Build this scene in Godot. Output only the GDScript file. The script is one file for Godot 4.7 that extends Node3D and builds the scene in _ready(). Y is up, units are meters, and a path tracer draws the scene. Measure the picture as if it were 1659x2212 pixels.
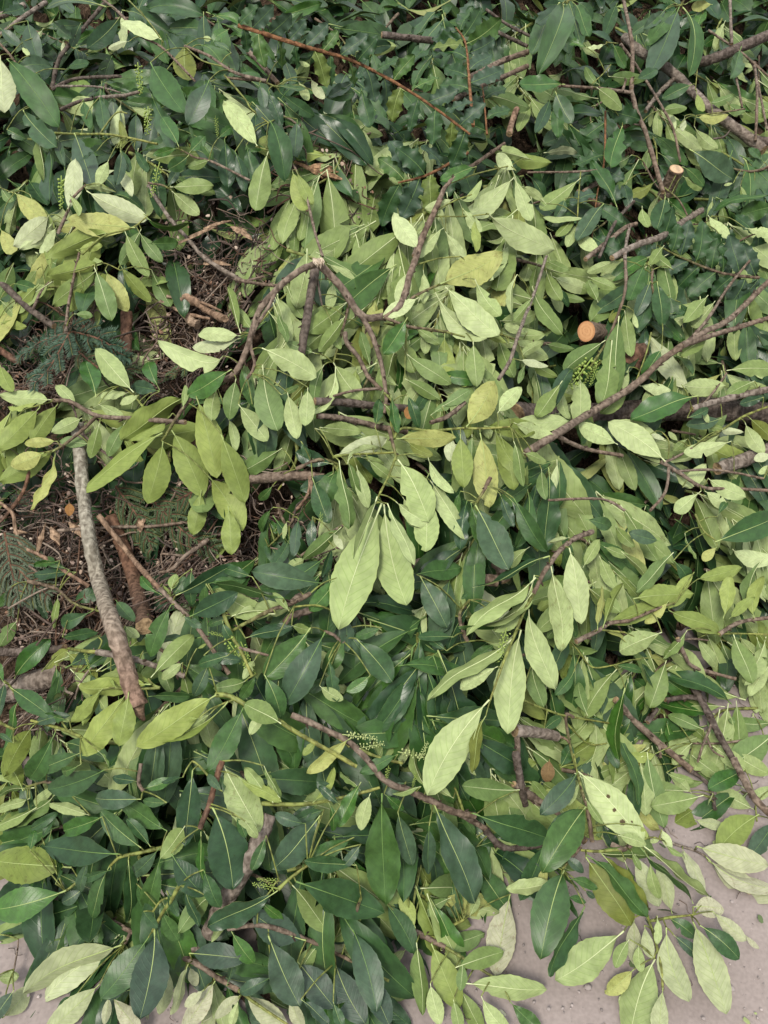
extends Node3D
# A heap of freshly cut laurel, holly and conifer branches tipped on dusty ground under an overcast sky.

const FOCAL := 1703.0                      # focal length in the units the branch lists are written in
const EYE := Vector3(0, 1.4, 0)
const PITCH := -40.0
const TOE := [[-6.0, 2.6], [-2.0, 1.2], [-0.9, 0.9], [-0.6, 0.70], [-0.42, 0.54], [-0.2, 0.46], [0.0, 0.56], [0.2, 0.7], [0.45, 0.92], [0.8, 1.12], [2.0, 1.5], [6.0, 2.8]]

var rng := RandomNumberGenerator.new()
var bumps := FastNoiseLite.new()
var wobble := FastNoiseLite.new()
var hollows: Array = []                    # [centre x, centre z, radius x, radius z, depth]
var gaps: Array = []                       # [x, z, radius, depth]: dark openings between the leaves
var view := Basis()
var M := {}
var leaf_shapes: Array = []
var bitten_shapes: Array = []
var holly_shapes: Array = []
var raceme_shapes: Array = []
var bud_shape: ArrayMesh
var names_taken := {}
var labels_taken := {}

# ---------------------------------------------------------------- the heap
func toe(x: float) -> float:
	for i in range(1, TOE.size()):
		if x <= TOE[i][0]:
			var a: Array = TOE[i - 1]
			var b: Array = TOE[i]
			return lerpf(a[1], b[1], smoothstep(a[0], b[0], x) * 0.5 + 0.5 * (x - a[0]) / (b[0] - a[0]))
	return 2.8

func heap(x: float, z: float) -> float:
	var d := -z
	var s := d - toe(x)
	if s <= 0.0:
		return 0.0
	var h := 0.13 * (1.0 - exp(-s / 0.13)) + 0.5 * s
	h = minf(h, 1.5 - 0.35 * exp(-maxf(0.0, s - 1.6)))if s > 2.6 else h
	h += bumps.get_noise_2d(x, z) * 0.09 * smoothstep(0.05, 0.5, s)
	for q in hollows:
		var e: float = pow((x - q[0]) / q[2], 2) + pow((z - q[1]) / q[3], 2)
		if e < 4.0:
			h -= q[4] * exp(-e * e)
	h *= 1.0 - smoothstep(2.2, 3.4, absf(x))
	h *= 1.0 - smoothstep(4.2, 5.6, d)
	return maxf(h, 0.0)

func in_hollow(x: float, z: float) -> float:
	var most := 0.0
	for q in hollows:
		var e: float = pow((x - q[0]) / q[2], 2) + pow((z - q[1]) / q[3], 2)
		most = maxf(most, exp(-e * e))
	return most

func in_gap(x: float, z: float) -> float:
	var most := 0.0
	for q in gaps:
		var e: float = (pow(x - q[0], 2) + pow(z - q[1], 2)) / (q[2] * q[2])
		most = maxf(most, exp(-e * e))
	return most

func heap_normal(p: Vector3) -> Vector3:
	var e := 0.06
	return Vector3(heap(p.x - e, p.z) - heap(p.x + e, p.z), 2 * e, heap(p.x, p.z - e) - heap(p.x, p.z + e)).normalized()

# Where a line of sight meets the heap raised by lift metres.
func spot(u: float, v: float, lift := 0.0) -> Vector3:
	var dir := (view * Vector3((u - 829.5) / FOCAL, -(v - 1106.0) / FOCAL, -1.0)).normalized()
	var t := 0.6
	var was := t
	while t < 6.5:
		var p := EYE + dir * t
		if p.y < heap(p.x, p.z) + lift:
			break
		was = t
		t += 0.03
	for k in 8:
		var mid := (was + t) / 2
		var p := EYE + dir * mid
		if p.y < heap(p.x, p.z) + lift:
			t = mid
		else:
			was = mid
	return EYE + dir * t

# ---------------------------------------------------------------- naming
func numbered(called: String) -> String:
	if not names_taken.has(called):
		names_taken[called] = 0
		return called
	names_taken[called] += 1
	return "%s_%03d" % [called, names_taken[called]]

func thing(called: String, label: String, category: String, at := Vector3.ZERO, group := "") -> Node3D:
	var o := Node3D.new()
	o.name = numbered(called)
	o.position = at
	tag(o, label, category, group)
	add_child(o)
	return o

func tag(o: Node3D, label: String, category: String, group := "") -> void:
	if labels_taken.has(label):
		print("label twice: ", label)
	labels_taken[label] = true
	o.set_meta("label", label)
	o.set_meta("category", category)
	if group:
		o.set_meta("group", group)

func part(called: String, mesh: Mesh, material: Material, parent: Node3D) -> MeshInstance3D:
	var o := MeshInstance3D.new()
	o.name = called
	o.mesh = mesh
	if material:
		o.material_override = material
	parent.add_child(o, true)
	return o

func setting(called: String, mesh: Mesh, material: Material) -> MeshInstance3D:
	var o := part(called, mesh, material, self)
	o.set_meta("kind", "structure")
	return o

# ---------------------------------------------------------------- textures and materials
func tone(r: float, g: float, b: float) -> Color:
	return Color(r, g, b).linear_to_srgb()

func vein(a: float, t: float) -> float:   # how much a point of a blade lies on a side vein; a across 0..1 from the midrib, t along
	var k := (t - a * 0.16 - a * a * 0.06) * 11.0
	var d := absf(k - roundf(k)) / 11.0
	return clampf(1.0 - d / 0.0085, 0, 1) * (1.0 - smoothstep(0.7, 0.95, a))

func leaf_textures() -> Dictionary:
	var w := 128
	var h := 320
	var n1 := FastNoiseLite.new(); n1.seed = 5; n1.frequency = 0.02; n1.fractal_octaves = 4
	var n2 := FastNoiseLite.new(); n2.seed = 9; n2.frequency = 0.09; n2.noise_type = FastNoiseLite.TYPE_CELLULAR; n2.cellular_return_type = FastNoiseLite.RETURN_DISTANCE2_SUB
	var n3 := FastNoiseLite.new(); n3.seed = 21; n3.frequency = 0.03
	var out := {}
	for called in ["top", "under", "under_spotted", "under_blotched", "top_dusty"]:
		out[called] = Image.create(w, h, false, Image.FORMAT_RGB8)
	out["relief"] = Image.create(w, h, false, Image.FORMAT_RGB8)
	for y in h:
		for x in w:
			var t := y / float(h)
			var a := absf(x / float(w) - 0.5) * 2
			var ve := vein(a, t + (0.018 if x < w / 2 else 0.0))
			var mott := n1.get_noise_2d(x, y)
			var cell := n2.get_noise_2d(x, y)
			var rim := smoothstep(0.9, 1.0, a)
			var k := 0.86 + mott * 0.14 + cell * 0.05
			var c := Color(k, k, k).lerp(Color(1.0, 1.0, 0.85), ve * 0.22 + rim * 0.25)
			out["top"].set_pixel(x, y, c)
			var dust := clampf(n1.get_noise_2d(x * 1.7 + 300, y * 1.7) * 1.4 + 0.25 + n3.get_noise_2d(x * 6, y * 6) * 0.5, 0, 1)
			out["top_dusty"].set_pixel(x, y, c.lerp(Color(1, 0.95, 0.9), 0.0).lerp(Color(1.0, 1.0, 1.0), dust * 0.4))
			k = 0.92 + mott * 0.10 - cell * 0.04
			c = Color(k, k, k).lerp(Color(0.76, 0.83, 0.64), ve * 0.5).lerp(Color(1.0, 1.0, 0.85), rim * 0.3)
			out["under"].set_pixel(x, y, c)
			var spots := smoothstep(0.5, 0.62, n3.get_noise_2d(x * 2.6, y * 2.6)) * 0.8 + smoothstep(0.3, 0.6, n1.get_noise_2d(x + 900, y)) * 0.2
			out["under_spotted"].set_pixel(x, y, c.lerp(Color(0.36, 0.22, 0.13), clampf(spots, 0, 0.9)))
			var bruise := smoothstep(0.55, 0.75, n3.get_noise_2d(x * 1.1 + 77, y * 1.1)) * 0.5
			out["top"].set_pixel(x, y, out["top"].get_pixel(x, y).lerp(Color(0.75, 0.55, 0.3), bruise))
			var hurt := 0.0
			for s in [[0.62, 0.30, 0.075], [0.55, 0.46, 0.05], [0.42, 0.62, 0.055], [0.36, 0.24, 0.03]]:
				var gap := Vector2((x / float(w) - s[0]) * 0.4, t - s[1]).length() * (1.0 + 0.5 * n2.get_noise_2d(x * 2, y * 2))
				hurt = maxf(hurt, 1.0 - smoothstep(s[2] * 0.22, s[2] * 0.34, gap))
			out["under_blotched"].set_pixel(x, y, c.lerp(Color(0.26, 0.13, 0.07), hurt * 0.75))
			var r := 0.5 - ve * 0.32 + cell * 0.12 + n1.get_noise_2d(x, y + 500) * 0.22
			out["relief"].set_pixel(x, y, Color(r, r, r))
	var tex := {}
	for k in out:
		tex[k] = ImageTexture.create_from_image(out[k])
	return tex

func noise_texture(size: int, freq: float, octaves: int, sd: int, from: Color, to: Color, contrast := 0.0) -> ImageTexture:
	var n := FastNoiseLite.new()
	n.seed = sd; n.frequency = freq; n.fractal_octaves = octaves
	var im: Image = n.get_seamless_image(size, size)
	im.convert(Image.FORMAT_RGB8)
	for y in size:
		for x in size:
			var k := im.get_pixel(x, y).r
			k = lerpf(k, smoothstep(0.25, 0.75, k), contrast)
			im.set_pixel(x, y, from.lerp(to, k))
	return ImageTexture.create_from_image(im)

func leaf_material(c: Color, tex: Texture2D, relief: Texture2D, rough: float, depth: float, glow: Color, spec := 0.5) -> StandardMaterial3D:
	var m := StandardMaterial3D.new()
	m.albedo_color = c
	m.albedo_texture = tex
	m.roughness = rough
	m.metallic_specular = spec
	m.heightmap_enabled = true
	m.heightmap_texture = relief
	m.heightmap_scale = depth
	m.backlight_enabled = true
	m.backlight = glow
	m.cull_mode = BaseMaterial3D.CULL_DISABLED
	return m

func make_materials() -> void:
	var t := leaf_textures()
	var glow := Color(0.30, 0.42, 0.14)
	M.dark = []
	for c in [Vector3(0.046, 0.112, 0.036), Vector3(0.060, 0.138, 0.038), Vector3(0.038, 0.092, 0.038), Vector3(0.072, 0.156, 0.038), Vector3(0.056, 0.114, 0.056), Vector3(0.056, 0.142, 0.032), Vector3(0.076, 0.138, 0.070), Vector3(0.050, 0.122, 0.040)]:
		M.dark.append(leaf_material(tone(c.x, c.y, c.z), t.top, t.relief, rng.randf_range(0.30, 0.54), 0.034, glow, [0.34, 0.46, 0.40][M.dark.size() % 3]))
	M.dusty = []
	for c in [Vector3(0.040, 0.082, 0.045), Vector3(0.034, 0.072, 0.040), Vector3(0.05, 0.094, 0.05)]:
		M.dusty.append(leaf_material(tone(c.x * 1.1, c.y * 1.1, c.z * 1.1), t.top_dusty, t.relief, 0.5, 0.06, glow, 0.5))
	M.mid = []
	for c in [Vector3(0.055, 0.165, 0.024), Vector3(0.075, 0.20, 0.028), Vector3(0.045, 0.13, 0.024)]:
		M.mid.append(leaf_material(tone(c.x, c.y, c.z), t.top, t.relief, 0.38, 0.05, Color(0.35, 0.6, 0.1), 0.5))
	M.pale = []
	for c in [Vector3(0.26, 0.335, 0.115), Vector3(0.21, 0.285, 0.088), Vector3(0.35, 0.425, 0.18), Vector3(0.27, 0.34, 0.13), Vector3(0.165, 0.23, 0.06), Vector3(0.295, 0.37, 0.148), Vector3(0.19, 0.26, 0.08), Vector3(0.15, 0.22, 0.06), Vector3(0.115, 0.185, 0.05), Vector3(0.135, 0.21, 0.065)]:
		M.pale.append(leaf_material(tone(c.x, c.y, c.z), t.under if M.pale.size() != 3 else t.under_spotted, t.relief, 0.55, -0.035, glow, 0.4))
	M.bright = []
	for c in [Vector3(0.36, 0.44, 0.19), Vector3(0.32, 0.405, 0.155), Vector3(0.40, 0.475, 0.22)]:
		M.bright.append(leaf_material(tone(c.x, c.y, c.z), t.under, t.relief, 0.55, -0.03, glow, 0.4))
	M.blotched = [leaf_material(tone(0.43, 0.51, 0.235), t.under_blotched, t.relief, 0.55, -0.03, glow, 0.4)]
	M.yellow = []
	for c in [Vector3(0.27, 0.335, 0.084), Vector3(0.225, 0.29, 0.070), Vector3(0.36, 0.385, 0.12), Vector3(0.195, 0.255, 0.058)]:
		M.yellow.append(leaf_material(tone(c.x, c.y, c.z), t.under if M.yellow.size() != 2 else t.under_spotted, t.relief, 0.55, -0.035, glow, 0.4))
	M.silver = []
	for c in [Vector3(0.46, 0.54, 0.27), Vector3(0.41, 0.50, 0.22), Vector3(0.45, 0.50, 0.29)]:
		M.silver.append(leaf_material(tone(c.x, c.y, c.z), t.under if M.silver.size() != 1 else t.under_spotted, t.relief, 0.6, -0.035, glow, 0.4))
	M.grey = []
	for c in [Vector3(0.40, 0.42, 0.26), Vector3(0.36, 0.40, 0.22), Vector3(0.43, 0.43, 0.29)]:
		M.grey.append(leaf_material(tone(c.x, c.y, c.z), t.under if M.grey.size() != 2 else t.under_spotted, t.relief, 0.7, -0.04, glow, 0.3))
	M.olive = [leaf_material(tone(0.15, 0.20, 0.035), t.under_spotted, t.relief, 0.55, -0.035, glow, 0.4), leaf_material(tone(0.16, 0.19, 0.035), t.under, t.relief, 0.55, -0.035, glow, 0.4)]
	M.dry = [leaf_material(tone(0.20, 0.13, 0.06), t.under_spotted, t.relief, 0.7, -0.06, Color(0.3, 0.2, 0.1), 0.3), leaf_material(tone(0.30, 0.15, 0.05), t.under, t.relief, 0.7, -0.06, Color(0.3, 0.2, 0.1), 0.3)]
	M.holly = [leaf_material(tone(0.034, 0.094, 0.028), t.top, t.relief, 0.44, 0.03, glow, 0.42), leaf_material(tone(0.046, 0.115, 0.034), t.top, t.relief, 0.46, 0.03, glow, 0.42), leaf_material(tone(0.055, 0.11, 0.06), t.top, t.relief, 0.46, 0.03, glow, 0.42)]
	M.holly_light = [leaf_material(tone(0.14, 0.20, 0.04), t.top, t.relief, 0.5, 0.02, Color(0.1, 0.14, 0.05), 0.35), leaf_material(tone(0.075, 0.16, 0.035), t.top, t.relief, 0.45, 0.02, Color(0.1, 0.14, 0.05), 0.35)]
	M.rib_light = plain(tone(0.34, 0.42, 0.15), 0.5)
	M.rib_dark = plain(tone(0.15, 0.25, 0.07), 0.5)
	M.rib_pale = plain(tone(0.55, 0.61, 0.33), 0.5)
	M.rib_dry = plain(tone(0.28, 0.18, 0.08), 0.7)
	var grain := noise_texture(128, 0.03, 4, 3, Color.BLACK, Color.WHITE, 0.6)
	M.bark = StandardMaterial3D.new()
	M.bark.vertex_color_use_as_albedo = true
	M.bark.albedo_texture = noise_texture(128, 0.025, 5, 4, Color(0.55, 0.53, 0.51), Color(1, 1, 1), 0.7)
	M.bark.roughness = 0.8
	M.bark.metallic_specular = 0.35
	M.bark.uv1_triplanar = true
	M.bark.uv1_scale = Vector3(20, 20, 20)
	M.bark.heightmap_enabled = true
	M.bark.heightmap_texture = grain
	M.bark.heightmap_scale = 0.22
	M.shoot = M.bark.duplicate()
	M.shoot.heightmap_scale = 0.04
	M.shoot.roughness = 0.5
	M.cut = plain(Color.WHITE, 0.75)
	M.cut.vertex_color_use_as_albedo = true
	M.needle = [plain(tone(0.055, 0.105, 0.065), 0.5), plain(tone(0.075, 0.115, 0.05), 0.6), plain(tone(0.11, 0.145, 0.09), 0.6)]
	M.bud = plain(tone(0.24, 0.33, 0.07), 0.55)
	M.bud_pale = plain(tone(0.36, 0.42, 0.17), 0.6)
	M.ground = StandardMaterial3D.new()
	M.ground.albedo_texture = noise_texture(512, 0.012, 6, 31, Color.from_rgba8(148, 137, 132), Color.from_rgba8(156, 145, 140), 0.0)
	M.ground.uv1_triplanar = true
	M.ground.uv1_world_triplanar = true
	M.ground.uv1_scale = Vector3(1.3, 1.3, 1.3)
	M.ground.roughness = 0.95
	M.ground.metallic_specular = 0.2
	M.ground.detail_enabled = true
	M.ground.detail_blend_mode = BaseMaterial3D.BLEND_MODE_MUL
	M.ground.detail_albedo = noise_texture(256, 0.35, 2, 77, Color(0.90, 0.90, 0.90), Color(1, 1, 1), 0.3)
	M.ground.heightmap_enabled = true
	M.ground.heightmap_texture = noise_texture(512, 0.16, 5, 12, Color.BLACK, Color.WHITE, 0.2)
	M.ground.heightmap_scale = 0.045
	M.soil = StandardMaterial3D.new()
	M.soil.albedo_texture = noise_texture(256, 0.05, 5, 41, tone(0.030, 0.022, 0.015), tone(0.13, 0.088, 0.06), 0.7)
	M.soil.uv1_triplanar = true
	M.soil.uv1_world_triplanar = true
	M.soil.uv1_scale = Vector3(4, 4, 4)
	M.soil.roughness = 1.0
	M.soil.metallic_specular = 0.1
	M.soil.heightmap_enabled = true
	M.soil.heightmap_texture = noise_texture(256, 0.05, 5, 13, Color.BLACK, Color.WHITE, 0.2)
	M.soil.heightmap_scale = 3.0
	M.stone = plain(tone(0.30, 0.26, 0.245), 0.9)
	M.chip = plain(tone(0.36, 0.24, 0.14), 0.85)
	M.rotten = plain(tone(0.10, 0.065, 0.045), 0.95)

func plain(c: Color, rough: float) -> StandardMaterial3D:
	var m := StandardMaterial3D.new()
	m.albedo_color = c
	m.roughness = rough
	m.metallic_specular = 0.4
	m.cull_mode = BaseMaterial3D.CULL_DISABLED
	return m

# ---------------------------------------------------------------- leaf shapes: one unit long, 1 unit across, +y the glossy side
func leaf_shape(sd: int, bite: bool, spiny: bool) -> ArrayMesh:
	var r := RandomNumberGenerator.new()
	r.seed = sd * 7919 + 13
	var rows := 18
	var half := 4
	var start := 0.075 if not spiny else 0.05
	var arch := r.randf_range(-0.05, 0.22)
	var late := r.randf_range(-0.05, 0.07)
	var fold := r.randf_range(0.05, 0.42)
	var ripple := r.randf_range(0.01, 0.055)
	var beat := r.randf_range(1.5, 3.5)
	var phase := r.randf_range(0, TAU)
	var twist := r.randf_range(-0.38, 0.38)
	var sweep := r.randf_range(-0.05, 0.05)
	var fat := r.randf_range(0.52, 0.62)
	var bites := []
	if bite:
		for k in r.randi_range(1, 3):
			bites.append([r.randf_range(0.2, 0.97), r.randf_range(0.025, 0.08), [-1, 1][r.randi() % 2], r.randf_range(0.25, 0.7)])
	if spiny:
		rows = 28
		ripple = r.randf_range(0.05, 0.12)
		beat = 3.0
		arch = r.randf_range(0.0, 0.12)
	var place := func(t: float, a: float, wide: float) -> Vector3:
		var x := a * wide
		var y := arch * 4 * t * (1 - t) + late * sin(TAU * t) * 0.6
		y += fold * absf(x) * 0.36 * (1.0 - 0.3 * t)
		y += ripple * 0.5 * sin(TAU * beat * t + phase + (1.3 if a > 0 else 0.0)) * a * a
		y += twist * x * 0.36 * (t - 0.4)
		return Vector3(x + sweep * 2.5 * 4 * t * (1 - t), y, t)
	var grid := []
	for i in rows + 1:
		var q := i / float(rows)
		var t := start + (1 - start) * q
		var line := []
		# blade outline: rounded wedge at the base, fullest past the middle, short drawn-out tip
		var wide := 0.5 * pow(sin(PI * pow(q, lerpf(0.98, 1.28, (fat - 0.52) * 10))), lerpf(0.86, 0.58, q)) if not spiny else 0.5 * pow(sin(PI * q), 0.6)
		wide *= 1.0 + (0.025 if i % 2 else -0.025) * sin(PI * q)
		if spiny and i > 1 and i < rows - 1:
			wide *= [0.93, 0.90, 0.94, 1.0, 1.20, 0.98][i % 6]
		if q > 0.995 or q < 0.001:
			wide = 0.004
		for j in range(-half, half + 1):
			var a := j / float(half)
			var ww := wide
			for b in bites:
				var off: float = absf(q - b[0]) / b[1]
				if off < 1.0 and signf(a) == b[2]:
					ww *= 1.0 - b[3] * sqrt(1.0 - off * off)
			line.append(place.call(t, a, ww))
		grid.append(line)
	var mesh := ArrayMesh.new()
	for side in 2:
		var st := SurfaceTool.new()
		st.begin(Mesh.PRIMITIVE_TRIANGLES)
		for i in rows + 1:
			for j in 2 * half + 1:
				st.set_uv(Vector2(j / float(2 * half), 1.0 - i / float(rows)))
				st.add_vertex(grid[i][j] - Vector3(0, 0.0035 * side, 0))
		for i in rows:
			for j in 2 * half:
				var p := i * (2 * half + 1) + j
				var o := p + 2 * half + 1
				for k in ([p, p + 1, o, p + 1, o + 1, o] if side == 1 else [p, o, p + 1, p + 1, o, o + 1]):
					st.add_index(k)
		st.generate_normals()
		mesh = st.commit(mesh)
	# midrib and stalk: a flat rod standing a little proud of both faces
	var st := SurfaceTool.new()
	st.begin(Mesh.PRIMITIVE_TRIANGLES)
	var ring := 6
	var steps := rows + 4
	for i in steps + 1:
		var t := i / float(steps)
		var c: Vector3 = place.call(t, 0.0, 0.0)
		var k := pow(1.0 - t, 0.8)
		var wx := 0.028 * k * (1.0 if t > start else 1.5) + 0.003
		var wy := 0.0055 * k + 0.0026
		if t < start:
			wy = 0.009
		for j in ring:
			var g := TAU * j / ring
			st.add_vertex(c + Vector3(cos(g) * wx * 0.62, sin(g) * wy - 0.0017, 0))
	for i in steps:
		for j in ring:
			var a := i * ring + j
			var b := i * ring + (j + 1) % ring
			for k in [a, a + ring, b, b, a + ring, b + ring]:
				st.add_index(k)
	st.generate_normals()
	mesh = st.commit(mesh)
	return mesh

func pick(from: Array) -> Material:
	return from[rng.randi() % from.size()]

# kind: d dark top, g dusty dark top, m fresh green top, u pale underside, y yellowish underside, s silvery underside, w dusty grey underside, o olive underside, b dry, h holly, k light holly
func leaf_looks(kind: String) -> Array:
	match kind:
		"d": return [pick(M.dark), pick(M.pale), M.rib_dark if rng.randf() < 0.6 else M.rib_light, true]
		"g": return [pick(M.dusty), pick(M.grey), M.rib_light, true]
		"m": return [pick(M.mid), pick(M.pale), M.rib_light, true]
		"u": return [pick(M.dark), pick(M.pale), M.rib_pale, false]
		"p": return [pick(M.dark), pick(M.bright), M.rib_pale, false]
		"q": return [pick(M.dark), pick(M.blotched), M.rib_pale, false]
		"y": return [pick(M.mid), pick(M.yellow), M.rib_light, false]
		"s": return [pick(M.dark), pick(M.silver), M.rib_pale, false]
		"w": return [pick(M.dusty), pick(M.grey), M.rib_light, false]
		"o": return [pick(M.mid), pick(M.olive), M.rib_light, false]
		"b": return [pick(M.dry), pick(M.dry), M.rib_dry, true]
		"h": return [pick(M.holly), pick(M.pale), M.rib_dark, true]
	return [pick(M.holly_light), pick(M.pale), M.rib_light, true]

func leaf(parent: Node3D, kind: String, from: Vector3, to: Vector3, facing: Vector3, aspect: float, called := "leaf") -> MeshInstance3D:
	var along := to - from
	var long := along.length()
	var z := along / long
	var looks := leaf_looks(kind)
	var n := facing if looks[3] else -facing
	var x := n.cross(z).normalized()
	var y := z.cross(x)
	var o := MeshInstance3D.new()
	o.name = called
	var set_of := holly_shapes if kind in ["h", "k"] else (bitten_shapes if rng.randf() < 0.13 else leaf_shapes)
	o.mesh = set_of[rng.randi() % set_of.size()]
	for k in 3:
		o.set_surface_override_material(k, looks[k])
	o.transform = Transform3D(Basis(x * long * aspect, y * long, z * long), from - parent.position)
	parent.add_child(o, true)
	return o

# ---------------------------------------------------------------- stems
func smooth_line(pts: Array, per := 5) -> Array:
	var out := []
	for i in pts.size() - 1:
		var a: Vector3 = pts[maxi(i - 1, 0)]
		var b: Vector3 = pts[i]
		var c: Vector3 = pts[i + 1]
		var d: Vector3 = pts[mini(i + 2, pts.size() - 1)]
		for k in per:
			var t := k / float(per)
			out.append(0.5 * (2 * b + (c - a) * t + (2 * a - 5 * b + 4 * c - d) * t * t + (3 * b - a - 3 * c + d) * t * t * t))
	out.append(pts[-1])
	return out

func tube(st: SurfaceTool, line: Array, r0: float, r1: float, c0: Color, c1: Color, sides := 7, rough := 0.12, cut0 := Color(0, 0, 0, 0), cut1 := Color(0, 0, 0, 0)) -> void:
	var n := line.size()
	var dir: Vector3 = (line[1] - line[0]).normalized()
	var up := dir.cross(Vector3(0.31, 0.87, 0.38)).normalized()
	var rings := []
	for i in n:
		var tang: Vector3 = (line[mini(i + 1, n - 1)] - line[maxi(i - 1, 0)]).normalized()
		up = (up - tang * up.dot(tang)).normalized()
		var side := tang.cross(up)
		var t := i / float(n - 1)
		var r := lerpf(r0, r1, t) * (1.0 + (0.16 * absf(wobble.get_noise_1d(i * 7.3 + line[0].x * 90.0)) if r0 < 0.013 else 0.0))
		var ring := []
		for j in sides:
			var g := TAU * j / sides
			var o := up * cos(g) + side * sin(g)
			var p: Vector3 = line[i] + o * r
			ring.append(line[i] + o * r * (1.0 + rough * wobble.get_noise_3dv(p * 60.0) * 1.6))
		rings.append(ring)
	for i in n - 1:
		var ca := c0.lerp(c1, smoothstep(0.35, 0.95, i / float(n - 1)))
		var cb := c0.lerp(c1, smoothstep(0.35, 0.95, (i + 1) / float(n - 1)))
		var va := 1.0 + 0.25 * wobble.get_noise_3dv(line[i] * 25.0)
		ca = Color(ca.r * va, ca.g * va, ca.b * va)
		for j in sides:
			var k := (j + 1) % sides
			st.set_smooth_group(0)
			for q in [[rings[i][j], ca], [rings[i + 1][j], cb], [rings[i][k], ca], [rings[i][k], ca], [rings[i + 1][j], cb], [rings[i + 1][k], cb]]:
				st.set_color(q[1])
				st.add_vertex(q[0])
	for e in 2:
		var ring: Array = rings[0] if e == 0 else rings[n - 1]
		var c := (cut0 if e == 0 else cut1)
		if c.a == 0.0:
			c = c0 if e == 0 else c1
		var mid: Vector3 = line[0] if e == 0 else line[n - 1]
		for j in sides:
			var k := (j + 1) % sides
			st.set_smooth_group(-1)
			for p in ([mid, ring[j], ring[k]] if e == 0 else [mid, ring[k], ring[j]]):
				st.set_color(c)
				st.add_vertex(p)

func begin() -> SurfaceTool:
	var st := SurfaceTool.new()
	st.begin(Mesh.PRIMITIVE_TRIANGLES)
	return st

func done(st: SurfaceTool) -> ArrayMesh:
	st.generate_normals()
	return st.commit()

const BARK := {
	"b": [Color(0.25, 0.195, 0.15), Color(0.225, 0.165, 0.12)],      # brown twig
	"g": [Color(0.20, 0.15, 0.105), Color(0.22, 0.25, 0.07)],          # brown turning green towards the young end
	"y": [Color(0.24, 0.28, 0.075), Color(0.31, 0.33, 0.09)],           # yellow-green shoot
	"k": [Color(0.155, 0.125, 0.105), Color(0.125, 0.10, 0.08)],        # dark grey-brown
	"e": [Color(0.29, 0.245, 0.205), Color(0.25, 0.205, 0.165)],           # grey
	"r": [Color(0.29, 0.145, 0.07), Color(0.26, 0.13, 0.06)],           # orange-brown holly
	"t": [Color(0.36, 0.245, 0.165), Color(0.30, 0.19, 0.13)],          # bare tan wood
	"l": [Color(0.38, 0.355, 0.285), Color(0.32, 0.21, 0.155)],           # lichen grey to brown
	"o": [Color(0.20, 0.11, 0.07), Color(0.16, 0.10, 0.07)],            # red-brown
}

func pixel(word: String, ox: float, oy: float) -> Array:
	var q := word.split(",")
	return [float(q[0]) * 0.5 + ox, float(q[1]) * 0.5 + oy, float(q[2]) * 0.01 if q.size() > 2 else 0.0]

const TILES := [[0, 0], [0.0, 0.0], [829.5, 0.0], [0.0, 553.0], [829.5, 553.0], [0.0, 1106.0], [829.5, 1106.0], [0.0, 1659.0], [829.5, 1659.0]]

func raceme(o: Node3D, from: Vector3, to: Vector3, pale := false) -> void:
	var z := (to - from)
	var long := z.length()
	z /= long
	var x := Vector3.UP.cross(z).normalized()
	long = maxf(long, 0.03)
	var m := part("flower_raceme", raceme_shapes[rng.randi() % raceme_shapes.size()], M.bud_pale if pale else M.bud, o)
	m.transform = Transform3D(Basis(x * long, z.cross(x) * long, z * long), from - o.position)

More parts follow.
